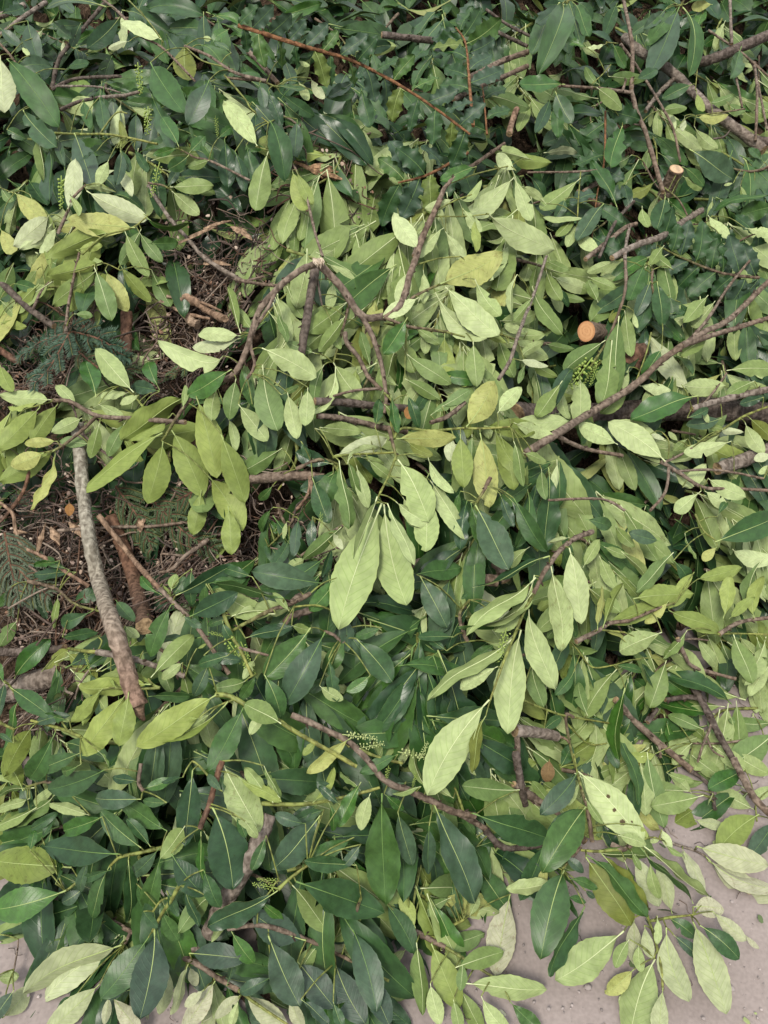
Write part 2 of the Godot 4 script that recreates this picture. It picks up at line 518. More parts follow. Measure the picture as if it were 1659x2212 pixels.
# One branch as read from the photograph: stems, then leaves, each leaf from its stalk to its tip, and flower racemes. lift: height in cm over the heap.
func branch(called: String, label: String, category: String, tile: int, lift: float, stems: String, leaves := "", group := "") -> Node3D:
	var ox: float = TILES[tile][0]
	var oy: float = TILES[tile][1]
	var o: Node3D = null
	var samples := []
	for text in stems.split(";", false):
		var w := text.strip_edges().split(" ", false)
		var pts := []
		for k in range(3, w.size()):
			var q := pixel(w[k], ox, oy)
			pts.append(spot(q[0], q[1], lift * 0.01 + q[2]))
		var first := o == null
		if first:
			o = thing(called, label, category, pts[0], group)
		for k in pts.size():
			pts[k] = pts[k] - o.position
		# a side stem starts inside the stem that bears it
		if not first:
			var near: Vector3 = samples[0]
			for s in samples:
				if (s - o.position - pts[0]).length_squared() < (near - o.position - pts[0]).length_squared():
					near = s
			var gap: float = (near - o.position - pts[0]).length()
			if gap < 0.05:
				pts[0] = near - o.position
		var line := smooth_line(pts, 6)
		for p in line:
			samples.append(p + o.position)
		var r0 := float(w[1]) * 0.001
		var r1 := float(w[2]) * 0.001
		var big := r0 > 0.0062
		var c: Array = BARK[w[0]]
		if w[0] == "y":
			r0 *= 0.8
			r1 *= 0.8
		var cut := Color(0.42, 0.30, 0.17) if r0 > 0.004 else Color(0, 0, 0, 0)
		var st := begin()
		tube(st, line, r0, r1, c[0], c[1], 12 if big else 7, 0.16 if big else 0.2, cut, cut if r1 > 0.004 else Color(0, 0, 0, 0))
		part("stem" if first else "side_stem", done(st), M.shoot if w[0] == "y" else M.bark, o)
		# buds and scars along the bark
		if w[0] in ["b", "g", "e", "k"] and r0 < 0.0105:
			var since := 0.02
			for i in range(1, line.size() - 1):
				since += (line[i] - line[i - 1]).length()
				if since > 0.045:
					since = rng.randf_range(-0.03, 0.02)
					var along: Vector3 = (line[i + 1] - line[i - 1]).normalized()
					var out := along.cross(Vector3(rng.randf_range(-1, 1), rng.randf_range(0, 1), rng.randf_range(0, 1))).normalized()
					if out.dot(EYE - line[i] - o.position) < 0.0:
						out = -out
					var m := part("bud", bud_shape, M.bark, o)
					var z := (out * 0.8 + along * 0.7).normalized()
					var x := along.cross(z).normalized()
					var s := clampf(r0 * 0.55, 0.0016, 0.0032)
					m.transform = Transform3D(Basis(x * s, z.cross(x) * s, z * s * rng.randf_range(2.0, 3.6)), line[i] + out * lerpf(r0, r1, i / float(line.size())) * 0.7)
	var turn := 0
	for text in leaves.split(";", false):
		var w := text.strip_edges().split(" ", false)
		if w.size() < 3:
			continue
		var a := pixel(w[1], ox, oy)
		var b := pixel(w[2], ox, oy)
		turn += 1
		var over := lift * 0.01 + (turn * 5 % 7) * 0.0055 - 0.012 + rng.randf_range(-0.001, 0.001)
		var from := spot(a[0], a[1], over + a[2])
		var to := spot(b[0], b[1], maxf(over + b[2] - 0.012, 0.006))
		if w[0] == "f" or w[0] == "F":
			raceme(o, from, to, w[0] == "F")
			continue
		# leaves droop clear of the slope rather than lie far back along it
		var ahead := view * Vector3(0, 0, -1)
		var depth := (from - EYE).dot(ahead)
		var seen_long := Vector2(a[0] - b[0], a[1] - b[1]).length() * depth / FOCAL
		var depth_to := (to - EYE).dot(ahead)
		var most := seen_long * 0.7
		to = EYE + (to - EYE) * (clampf(depth_to, depth - most, depth + most) / depth_to)
		var seen := float(w[3]) if w.size() > 3 else 0.36
		var long := (to - from).length()
		var wide := seen * seen_long
		var true_wide := clampf(wide, 0.31 * seen_long, 0.46 * long if seen < 0.46 else 0.6 * long)
		var roll: float = acos(clampf(wide / true_wide, 0.05, 1.0)) * (1.0 if rng.randi() % 2 else -1.0) + rng.randf_range(-0.25, 0.25)
		var mid := (from + to) / 2
		var face := ((EYE - mid).normalized() * 0.75 + heap_normal(mid) * 0.35 + Vector3(rng.randf_range(-0.25, 0.25), rng.randf_range(-0.1, 0.25), rng.randf_range(-0.2, 0.2))).normalized()
		var z := (to - from).normalized()
		face = (face - z * face.dot(z)).normalized().rotated(z, roll)
		leaf(o, w[0], from, to + z * long * 0.03, face, 1.0 * true_wide / long)
		# its stalk, where the blade does not start right at a stem
		var near: Vector3 = samples[0]
		for s in samples:
			if (s - from).length_squared() < (near - from).length_squared():
				near = s
		var gap := (near - from).length()
		if gap > 0.006 and gap < 0.12:
			var sag := Vector3(0, 0.12 * gap, 0)
			var st := begin()
			tube(st, smooth_line([near - o.position, near.lerp(from, 0.5) + sag - o.position, from - o.position], 3), 0.0013, 0.0011, Color(0.22, 0.26, 0.07), Color(0.28, 0.33, 0.10), 5, 0.1)
			part("leaf_stalk", done(st), M.shoot, o)
	return o

# A freshly sawn piece: bark, and the cut face with its rings as a part of its own.
func sawn(called: String, label: String, category: String, top: Vector3, axis: Vector3, long: float, r: float, bark: Array, face: Color, ring_colour: Color) -> void:
	axis = axis.normalized()
	var o := thing(called, label, category, top - axis * long)
	var side := axis.cross(Vector3(0.3, 0.5, 0.8)).normalized()
	var st := begin()
	tube(st, smooth_line([Vector3.ZERO, axis * long * 0.5 + side * 0.004, axis * long], 4), r * 1.06, r, bark[0], bark[1], 16, 0.12)
	part("bark", done(st), M.bark, o)
	st = begin()
	var other := axis.cross(side)
	var rings := 9
	for k in rings:
		for j in 20:
			var c := face.lerp(ring_colour, 0.8 if k == rings - 1 else [0.1, 0.45, 0.2][k % 3] + (0.25 if (j * 7 + k * 3) % 9 == 0 else 0.0))
			var p := []
			for q in [[k, j], [k + 1, j], [k, j + 1], [k + 1, j + 1]]:
				var g: float = TAU * q[1] / 20.0
				var rr: float = r * 0.97 * q[0] / rings * (1.0 + 0.06 * sin(g * 2 + 1.0))
				p.append(axis * (long + 0.0015 + 0.0002 * sin(q[0] * 2.0 + g)) + (side * cos(g) + other * sin(g)) * rr + side * r * 0.1 * (1.0 - q[0] / float(rings)))
			st.set_smooth_group(-1)
			for i in [0, 2, 1, 1, 2, 3]:
				st.set_color(c)
				st.add_vertex(p[i])
	part("sawn_face", done(st), M.cut, o)

# ---------------------------------------------------------------- sprigs lying between the traced branches
const LANDMARKS := [[690, 565, "the white torn joint"], [1268, 716, "the sawn orange log end"], [1460, 370, "the pale sawn stub"], [240, 1300, "the thick lichened pole"], [800, 200, "the orange holly stem"], [420, 640, "the torn pale roots"],
	[150, 760, "the blue-green fir sprig"], [1400, 810, "the forked stick"], [1150, 1380, "the hanging spray"], [810, 1200, "the pale bunch"], [1060, 1120, "the dark bunch"], [420, 980, "the yellow-green bunch"],
	[1170, 1590, "the snapped grey twig"], [540, 1870, "the grey lower stick"], [1320, 1730, "the spotted leaf"], [1420, 2050, "the dusty spray"], [970, 1990, "the ground fan"], [300, 2080, "the dusty leaf pair"],
	[1250, 110, "the top bunch"], [1590, 220, "the thick grey bough"], [1460, 1240, "the right yellow spray"], [660, 1430, "the paired dark leaves"], [500, 270, "the curled white leaf"], [160, 480, "the left yellow spray"],
	[1050, 620, "the bright central leaves"], [1430, 880, "the glossy bitten leaf"], [280, 380, "the pale folded leaf"], [1520, 1680, "the right ground fan"], [430, 1540, "the arched yellow leaves"], [820, 1850, "the long dark leaves"],
	[180, 1800, "the bluish lower leaves"], [60, 1930, "the bright torn leaf"], [1380, 540, "the grey sticks"], [300, 120, "the bent dark stick"], [1560, 590, "the holly clump"], [1000, 90, "the upright holly"]]
const TONES := {"d": ["dark green", "Mostly dark"], "u": ["pale upturned", ""], "y": ["yellow-green", ""], "m": ["fresh green", ""], "x": ["half dark, half pale", ""], "s": ["silvery pale", ""], "w": ["dusty grey-green", ""], "o": ["olive green", ""]}

func where(u: float, v: float) -> String:
	var best: Array = LANDMARKS[0]
	for l in LANDMARKS:
		if Vector2(u - l[0], v - l[1]).length() < Vector2(u - best[0], v - best[1]).length():
			best = l
	var d := Vector2(u - best[0], v - best[1])
	var words := "beneath" if d.length() < 45 else (("left of" if d.x < 0 else "right of") if absf(d.x) > absf(d.y) * 1.8 else (("above" if d.y < 0 else "below") if absf(d.y) > absf(d.x) * 1.8 else (("up" if d.y < 0 else "down") + (" left of" if d.x < 0 else " right of"))))
	if d.length() > 170:
		words = "well " + words
	return words + " " + str(best[2])

func heading(du: float, dv: float) -> String:
	if absf(du) > absf(dv) * 1.8:
		return "pointing left" if du < 0 else "pointing right"
	if absf(dv) > absf(du) * 1.8:
		return "pointing up" if dv < 0 else "pointing down"
	return "pointing " + ("up" if dv < 0 else "down") + (" left" if du < 0 else " right")

# tones, stalk from, towards (picture units), number of leaves, height over the heap in cm, length of the leaves
func sprig(kind: String, u0: float, v0: float, u1: float, v1: float, count: int, lift := -2.0, size := 0.17) -> void:
	var a := spot(u0, v0, lift * 0.01)
	var b := spot(u1, v1, lift * 0.01 + 0.01)
	var label := "%s sprig %s, %s" % [TONES[kind][0], heading(u1 - u0, v1 - v0), where((u0 + u1) / 2, (v0 + v1) / 2)]
	if labels_taken.has(label):
		label = "lower " + label if v0 + v1 > labels_taken[label] else "upper " + label
	var o := thing("laurel_sprig", label, "branch", a, "cut laurel sprigs heaped in the pile")
	labels_taken[label] = v0 + v1
	var mid := (a + b) / 2 + Vector3(rng.randf_range(-0.04, 0.04), rng.randf_range(0.0, 0.03), rng.randf_range(-0.03, 0.03))
	var line := smooth_line([Vector3.ZERO, mid - a, b - a], 6)
	var st := begin()
	var young := rng.randf() < 0.5
	var c: Array = BARK["y" if young else "g"]
	tube(st, line, rng.randf_range(0.0026, 0.0045), 0.0016, c[0], c[1], 6, 0.2)
	part("stem", done(st), M.shoot if young else M.bark, o)
	# leaves of one sprig hang much the same way, each overlapping the next
	var fall := rng.randf_range(0.25, 1.1)
	var own := Vector3(rng.randf_range(-0.7, 0.7), rng.randf_range(-0.35, 0.5), rng.randf_range(-0.5, 0.5))
	var open := rng.randf_range(0.7, 1.2)
	for k in count:
		var t := lerpf(1.0, 0.2, k / float(count))
		var at: Vector3 = line[int(t * (line.size() - 1))] + a
		var dir: Vector3 = (b - a).normalized()
		var n := heap_normal(at) * 0.6 + (EYE - at).normalized() * 0.6 + own + Vector3(rng.randf_range(-0.22, 0.22), rng.randf_range(-0.15, 0.2), rng.randf_range(-0.2, 0.2))
		n = n.normalized()
		var spread := (0.08 if k == 0 else lerpf(0.95, 0.4, t) * open * rng.randf_range(0.75, 1.2)) * (1 if k % 2 else -1)
		var go := dir.rotated(heap_normal(at), spread) + Vector3(0, -1, 0.25) * fall * rng.randf_range(0.75, 1.2)
		go = go - n * go.dot(n)
		go = (go.normalized() - n * 0.17).normalized()
		at += n * 0.0028 * k
		if in_gap(at.x, at.z) > 0.4:
			continue
		var long := size * rng.randf_range(0.72, 1.15)
		var tip := at + go * long
		var floor_at := heap(tip.x, tip.z) + 0.006 + lift * 0.01
		if tip.y < maxf(floor_at, 0.008):
			tip.y = maxf(floor_at, 0.008)
		if tip.y > heap(tip.x, tip.z) + 0.015 + maxf(lift * 0.01, -0.03):
			tip.y = heap(tip.x, tip.z) + 0.015 + maxf(lift * 0.01, -0.03)
		if in_hollow(tip.x, tip.z) > 0.45 and rng.randf() < 0.8:
			continue
		var one := kind
		if kind == "x":
			one = "d" if rng.randf() < 0.5 else "u"
		elif kind == "d" and rng.randf() < 0.2:
			one = ["u", "s", "m"][rng.randi() % 3]
		elif kind == "u" and rng.randf() < 0.2:
			one = ["d", "y", "p", "m", "d", "o"][rng.randi() % 6]
		elif kind == "y" and rng.randf() < 0.3:
			one = "u"
		leaf(o, one, at, tip, n, rng.randf_range(0.23, 0.325))

# ---------------------------------------------------------------- other plants and debris
func holly_leaves(o: Node3D, line: Array, count: int, size: float, kinds: String, from := 0.0) -> void:
	for k in count:
		var t := from + (1.0 - from) * (k + 0.5) / count
		var i := mini(int(t * (line.size() - 1)), line.size() - 2)
		var at: Vector3 = line[i]
		var dir: Vector3 = (line[i + 1] - line[i]).normalized()
		var toward := (EYE - at).normalized()
		var side := dir.cross(toward).normalized() * (1.0 if k % 2 else -1.0)
		var go := (side + dir * rng.randf_range(0.2, 0.9) + toward * rng.randf_range(-0.35, 0.25)).normalized()
		var n := (EYE - at).normalized() * 0.7 + Vector3(rng.randf_range(-0.6, 0.6), rng.randf_range(0, 0.8), rng.randf_range(-0.5, 0.5))
		n = (n - go * n.dot(go)).normalized()
		leaf(o, kinds[rng.randi() % kinds.length()], at, at + go * size * rng.randf_range(0.7, 1.15), n, rng.randf_range(0.42, 0.54))

func holly(label: String, lift: float, r0: float, colour: String, pts: Array, count: int, size: float, kinds: String, from := 0.0) -> void:
	var line := []
	for p in pts:
		line.append(spot(p[0], p[1], (lift + (p[2] if p.size() > 2 else 0.0)) * 0.01))
	var o := thing("holly_branch", label, "branch", line[0])
	line = smooth_line(line, 7)
	var local := []
	for p in line:
		local.append(p - o.position)
	var st := begin()
	tube(st, local, r0 * 0.001, r0 * 0.0005, BARK[colour][0], BARK[colour][1], 8, 0.2)
	part("stem", done(st), M.bark, o)
	holly_leaves(o, line, count, size, kinds, from)

func conifer(label: String, lift: float, pts: Array, side_len: float, gap: float, needle: float, look: int, droop := 0.0) -> void:
	var line := []
	for p in pts:
		line.append(spot(p[0], p[1], lift * 0.01))
	var o := thing("conifer_sprig", label, "branch", line[0])
	line = smooth_line(line, 8)
	var wood := begin()
	var local := []
	for p in line:
		local.append(p - o.position)
	tube(wood, local, 0.0028, 0.0013, BARK["o"][0], BARK["o"][1], 6, 0.2)
	var needles := begin()
	var twigs := [local]
	var n := heap_normal(line[0])
	var total := 0.0
	for i in local.size() - 1:
		total += (local[i + 1] - local[i]).length()
	var k := 0
	var at := 0.012
	while at < total * 0.97:
		var i := mini(int(at / total * (local.size() - 1)), local.size() - 2)
		var dir: Vector3 = (local[i + 1] - local[i]).normalized()
		var s := -1.0 if k % 2 else 1.0
		var go := dir.rotated(n, s * rng.randf_range(0.7, 1.05))
		var l := side_len * (1.0 - 0.7 * at / total) * rng.randf_range(0.75, 1.1)
		var q: Vector3 = local[i]
		var twig := [q, q + go * l * 0.5 + n * 0.004, q + go * l + dir * l * 0.15 + Vector3(0, -droop * l, 0)]
		twig = smooth_line(twig, 4)
		tube(wood, twig, 0.0013, 0.0006, BARK["o"][0], BARK["g"][1], 5, 0.1)
		twigs.append(twig)
		at += gap
		k += 1
	var count := 0
	for twig in twigs:
		for i in twig.size() - 1:
			var dir: Vector3 = (twig[i + 1] - twig[i])
			var steps := int(dir.length() / 0.0022) + 1
			var side := dir.cross(n).normalized()
			var along := dir.normalized()
			for j in steps:
				var q: Vector3 = twig[i] + dir * (j / float(steps))
				for s in [-1.0, 1.0]:
					var go: Vector3 = (side * s + along * 0.75 + n * rng.randf_range(-0.15, 0.5)).normalized() * needle * rng.randf_range(0.75, 1.1)
					var w := along * 0.0014
					for v in [q - w, q + w, q + go + w * 0.3, q - w, q + go + w * 0.3, q + go - w * 0.3]:
						needles.add_vertex(v)
					count += 1
	part("twig", done(wood), M.bark, o)
	var nd := part("needles", done(needles), M.needle[look], o)
	nd.set_meta("kind", "stuff")

# A bare stick. words: colour, thickness at both ends in mm, then the points.
func stick(called: String, label: String, tile: int, lift: float, stems: String, category := "stick") -> Node3D:
	return branch(called, label, category, tile, lift, stems)

func splinter(o: Node3D, from: Vector3, to: Vector3, wide: float, thick: float, c: Color) -> void:
	# a torn flake of wood: a long uneven wedge with a frayed end
	var st := begin()
	var z := to - from
	var x := z.cross(Vector3(0.1, 1, 0.2)).normalized()
	var y := x.cross(z).normalized()
	var rings := []
	var n := 9
	for i in n:
		var t := i / float(n - 1)
		var w := wide * (0.12 + 0.88 * pow(sin(PI * clampf(t * 0.85 + 0.12, 0, 1)), 1.5)) * rng.randf_range(0.6, 1.2)
		var p := from + z * t + y * sin(t * 3.0) * wide * 0.5
		rings.append([p - x * w, p - x * w * 0.35 + y * thick * rng.randf_range(0.5, 1.4), p + x * w * 0.4 + y * thick * rng.randf_range(0.3, 1.2), p + x * w, p - y * thick * 0.6])
	for i in n - 1:
		for j in 5:
			var k := (j + 1) % 5
			st.set_smooth_group(-1)
			var sh := rng.randf_range(0.75, 1.15)
			for v in [rings[i][j], rings[i][k], rings[i + 1][j], rings[i][k], rings[i + 1][k], rings[i + 1][j]]:
				st.set_color(Color(c.r * sh, c.g * sh, c.b * sh))
				st.add_vertex(v)
	part("splinter", done(st), M.bark, o)

func scattered(called: String, mesh: Mesh, material: Material, places: Array, tints: Array = []) -> void:
	var mm := MultiMesh.new()
	mm.transform_format = MultiMesh.TRANSFORM_3D
	mm.use_colors = tints.size() > 0
	mm.mesh = mesh
	mm.instance_count = places.size()
	for i in places.size():
		mm.set_instance_transform(i, places[i])
		if tints.size():
			mm.set_instance_color(i, tints[i])
	var o := MultiMeshInstance3D.new()
	o.name = called
	o.multimesh = mm
	if material:
		o.material_override = material
	o.set_meta("kind", "stuff")
	add_child(o, true)

func turned(p: Vector3, n: Vector3, z: Vector3, sx: float, sy: float, sz: float) -> Transform3D:
	z = (z - n * z.dot(n)).normalized()
	var x := n.cross(z).normalized()
	return Transform3D(Basis(x * sx, n * sy, z * sz), p)

# how much of the heap shows pale undersides, by place in the heap
const PALE := ["122223543222", "112344543335", "455666665323", "666667776434", "666677766445", "553477775556", "224566544556", "123432346666", "343222235666", "433222347766", "323223456766", "232334556766"]
func paleness(p: Vector3) -> float:
	var q := view.inverse() * (p - EYE)
	if q.z > -0.1:
		return 0.4
	var u := 829.5 - q.x / q.z * FOCAL
	var v := 1106.0 + q.y / q.z * FOCAL
	var i := clampi(int(u / 138.3), 0, 11)
	var j := clampi(int(v / 184.4), 0, 11)
	return int(PALE[j][i]) / 8.0

func undergrowth() -> void:
	var lots := {}
	for key in ["dark", "pale"]:
		for k in 3:
			lots[key + str(k)] = []
	var tints := {}
	for key in lots:
		tints[key] = []
	for i in 6500:
		var d := rng.randf_range(0.5, 3.9)
		var x := rng.randf_range(-1, 1) * (0.62 + 0.5 * d)
		var z := -d
		var h := heap(x, z)
		if h < 0.02:
			continue
		if rng.randf() < maxf(in_hollow(x, z) * 1.6, in_gap(x, z) * 1.5):
			continue
		var n := heap_normal(Vector3(x, h, z))
		var deep := rng.randf()
		var p := Vector3(x, maxf(h - 0.085 - deep * 0.10, 0.008), z)
		n = (n + Vector3(rng.randf_range(-0.8, 0.8), rng.randf_range(-0.3, 0.6), rng.randf_range(-0.7, 0.7))).normalized()
		var go := (Vector3(rng.randf_range(-1, 1), -0.8, rng.randf_range(-0.2, 0.8))).normalized()
		var pale := rng.randf() < paleness(p) * 0.35
		var long := rng.randf_range(0.13, 0.19)
		var key := ("pale" if pale else "dark") + str(rng.randi() % 3)
		lots[key].append(turned(p, -n if pale else n, go, long * rng.randf_range(0.25, 0.35), long, long))
		var g := rng.randf_range(0.62, 1.1)
		tints[key].append(Color(g * rng.randf_range(0.85, 1.12), g, g * rng.randf_range(0.75, 1.1)))
	for key in lots:
		var k := int(key[4])
		var src: ArrayMesh = leaf_shapes[k * 3]
		var mesh: ArrayMesh = src.duplicate()
		var top: StandardMaterial3D = M.dark[k].duplicate()
		var low: StandardMaterial3D = M.pale[k].duplicate()
		top.vertex_color_use_as_albedo = true
		low.vertex_color_use_as_albedo = true
		mesh.surface_set_material(0, top)
		mesh.surface_set_material(1, low)
		mesh.surface_set_material(2, M.rib_dark)
		scattered("laurel_foliage", mesh, null, lots[key], tints[key])

func heap_mesh(drop: float) -> ArrayMesh:
	var st := begin()
	var nx := 220
	var nz := 190
	for j in nz + 1:
		for i in nx + 1:
			var x := lerpf(-3.5, 3.5, i / float(nx))
			var z := -lerpf(0.3, 5.7, j / float(nz))
			var h := heap(x, z)
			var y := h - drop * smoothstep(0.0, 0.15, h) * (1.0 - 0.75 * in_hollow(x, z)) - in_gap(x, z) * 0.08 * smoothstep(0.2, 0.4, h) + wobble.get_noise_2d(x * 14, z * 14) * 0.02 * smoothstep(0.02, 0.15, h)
			st.set_smooth_group(0)
			st.add_vertex(Vector3(x, y if h > 0.0 else -0.03, z))
	for j in nz:
		for i in nx:
			var p := j * (nx + 1) + i
			for k in [p, p + nx + 1, p + 1, p + 1, p + nx + 1, p + nx + 2]:
				st.add_index(k)
	st.generate_normals()
	return st.commit()

func ground_mesh() -> ArrayMesh:
	var xs := []
	var x := -60.0
	while x < 60.0:
		xs.append(x)
		x += 0.02 + maxf(0.0, absf(x) - 1.3) * 0.25
	xs.append(60.0)
	var zs := []
	var z := 30.0
	while z > -60.0:
		zs.append(z)
		var off := maxf(0.0, maxf(z - 0.0, -1.5 - z))
		z -= 0.02 + off * 0.25
	zs.append(-60.0)
	var st := begin()
	for j in zs.size():
		for i in xs.size():
			var near := exp(-pow(maxf(0.0, Vector2(xs[i], zs[j] + 0.8).length() - 1.5), 2))
			var y := (wobble.get_noise_2d(xs[i] * 3, zs[j] * 3) * 0.005 + wobble.get_noise_2d(xs[i] * 22, zs[j] * 22) * 0.0007) * near - 0.008
			st.add_vertex(Vector3(xs[i], y, zs[j]))
	var w := xs.size()
	for j in zs.size() - 1:
		for i in w - 1:
			var p := j * w + i
			for k in [p, p + 1, p + w, p + 1, p + w + 1, p + w]:
				st.add_index(k)
	st.generate_normals()
	return st.commit()

func pebble(sd: int) -> ArrayMesh:
	var sp := SphereMesh.new()
	sp.radial_segments = 8
	sp.rings = 5
	sp.radius = 0.5
	sp.height = 1.0
	var a := sp.get_mesh_arrays()
	var v: PackedVector3Array = a[Mesh.ARRAY_VERTEX]
	var st := begin()
	for k in v.size():
		v[k] *= 1.0 + 0.55 * wobble.get_noise_3dv(v[k] * 3.0 + Vector3(sd * 7, 0, 0))
	for k in v.size():
		st.add_vertex(v[k])
	for k in a[Mesh.ARRAY_INDEX]:
		st.add_index(k)
	st.generate_normals()
	return st.commit()

func make_raceme(sd: int, wide: float) -> ArrayMesh:
	var r := RandomNumberGenerator.new()
	r.seed = sd * 31 + 7
	var st := begin()
	var bead := SphereMesh.new()
	bead.radial_segments = 6
	bead.rings = 4
	bead.radius = 0.5
	bead.height = 1.0
	var rod := CylinderMesh.new()
	rod.top_radius = 0.008; rod.bottom_radius = 0.016; rod.height = 1.0; rod.radial_segments = 5; rod.rings = 1
	st.append_from(rod, 0, Transform3D(Basis(Vector3.RIGHT, PI / 2), Vector3(0, 0, 0.5)))
	for k in 34:
		var t := 0.14 + 0.86 * k / 33.0
		var g := k * 2.4
		var out := Vector3(cos(g), sin(g), 0) * 0.085 * wide * (1.0 - 0.5 * t)
		var s := r.randf_range(0.045, 0.07) * (1.1 - 0.35 * t)
		st.append_from(bead, 0, Transform3D(Basis().scaled(Vector3(s * 1.1, s * 1.1, s * 0.8)), Vector3(0, 0, t) + out + Vector3(r.randf() * 0.02, r.randf() * 0.02, 0)))
	return st.commit()

func debris() -> void:
	# dry needles, twiglets and chips lying in the hollows and showing between the leaves
	var st := begin()
	tube(st, smooth_line([Vector3(0, 0, -0.5), Vector3(0.06, 0.05, -0.1), Vector3(-0.04, 0.02, 0.2), Vector3(0.05, -0.03, 0.5)], 3), 0.012, 0.008, Color(1, 1, 1), Color(1, 1, 1), 5, 0.2)
	var rod := done(st)
	var m: StandardMaterial3D = M.shoot.duplicate()
	m.roughness = 0.85
	var places := []
	var tints := []
	var chips := []
	var chip_tints := []
	var looks := [Color(0.17, 0.10, 0.065), Color(0.27, 0.20, 0.15), Color(0.14, 0.10, 0.08), Color(0.36, 0.29, 0.23), Color(0.19, 0.14, 0.115), Color(0.10, 0.08, 0.065)]
	var tries := 0
	while places.size() < 3000 and tries < 120000:
		tries += 1
		var d := rng.randf_range(0.6, 3.2)
		var x := rng.randf_range(-1, 1) * (0.3 + 0.45 * d)
		if rng.randf() > in_hollow(x, -d) * 1.2 - 0.05:
			continue
		var y := heap(x, -d) - 0.03 + rng.randf_range(-0.015, 0.035)
		var n := (heap_normal(Vector3(x, y, -d)) + Vector3(rng.randf_range(-0.4, 0.4), 0, rng.randf_range(-0.4, 0.4))).normalized()
		var long := rng.randf_range(0.02, 0.12) if rng.randf() < 0.85 else rng.randf_range(0.1, 0.26)
		var fat := rng.randf_range(0.055, 0.16) * (1.0 if long < 0.1 else 1.4)
		places.append(turned(Vector3(x, y, -d), n, Vector3(rng.randf_range(-1, 1), rng.randf_range(-0.4, 0.4), rng.randf_range(-1, 1)), fat, fat, long))
		tints.append(looks[rng.randi() % looks.size()])
		if rng.randf() < 0.45:
			chips.append(turned(Vector3(x + 0.02, y + 0.004, -d + 0.01), n, Vector3(rng.randf_range(-1, 1), 0, rng.randf_range(-1, 1)), rng.randf_range(0.003, 0.009), 0.003, rng.randf_range(0.004, 0.012)))
			chip_tints.append(looks[rng.randi() % looks.size()] * 1.3)
	scattered("dry_twigs", rod, m, places, tints)
	var cm: StandardMaterial3D = M.rotten.duplicate()
	cm.albedo_color = Color.WHITE
	cm.vertex_color_use_as_albedo = true
	scattered("wood_crumbs", pebble(3), cm, chips, chip_tints)
	# grit on the bare ground
	var grit := []
	var grit_tints := []
	for i in 9000:
		var x := rng.randf_range(-1.1, 1.1)
		var d := rng.randf_range(0.2, 1.5)
		if heap(x, -d) > 0.03:
			continue
		var s := 0.0009 + 0.0042 * pow(rng.randf(), 5.0)
		grit.append(turned(Vector3(x, -0.004 + s * 0.2, -d), Vector3.UP, Vector3(rng.randf_range(-1, 1), 0, rng.randf_range(-1, 1)), s * rng.randf_range(0.7, 1.4), s * 0.7, s * 1.2))
		var g := rng.randf_range(0.6, 1.5)
		grit_tints.append(Color(0.29 * g, 0.25 * g, 0.235 * g))
	scattered("grit", pebble(5), cm, grit, grit_tints)
	var straw := []
	var straw_tints := []
	for i in 160:
		var x := rng.randf_range(-0.9, 0.9)
		var d := rng.randf_range(0.3, 1.2)
		if heap(x, -d) > 0.03:
			continue
		straw.append(turned(Vector3(x, 0.0, -d), Vector3.UP, Vector3(rng.randf_range(-1, 1), 0, rng.randf_range(-1, 1)), 0.06, 0.06, rng.randf_range(0.012, 0.05)))
		straw_tints.append(looks[rng.randi() % looks.size()] * 1.2)
	scattered("straw", rod, m, straw, straw_tints)
	var scraps := []
	var scrap_tints := []
	for i in 140:
		var x := rng.randf_range(-0.9, 0.9)
		var d := rng.randf_range(0.3, 1.3)
		if heap(x, -d) > 0.03:
			continue
		scraps.append(turned(Vector3(x, 0.001, -d), Vector3(rng.randf_range(-0.3, 0.3), 1, rng.randf_range(-0.3, 0.3)).normalized(), Vector3(rng.randf_range(-1, 1), 0, rng.randf_range(-1, 1)), rng.randf_range(0.003, 0.012), 0.0012, rng.randf_range(0.004, 0.016)))
		scrap_tints.append([Color(0.28, 0.33, 0.14), Color(0.10, 0.14, 0.06), Color(0.33, 0.25, 0.15), Color(0.36, 0.36, 0.26)][rng.randi() % 4])
	scattered("leaf_crumbs", pebble(9), cm, scraps, scrap_tints)

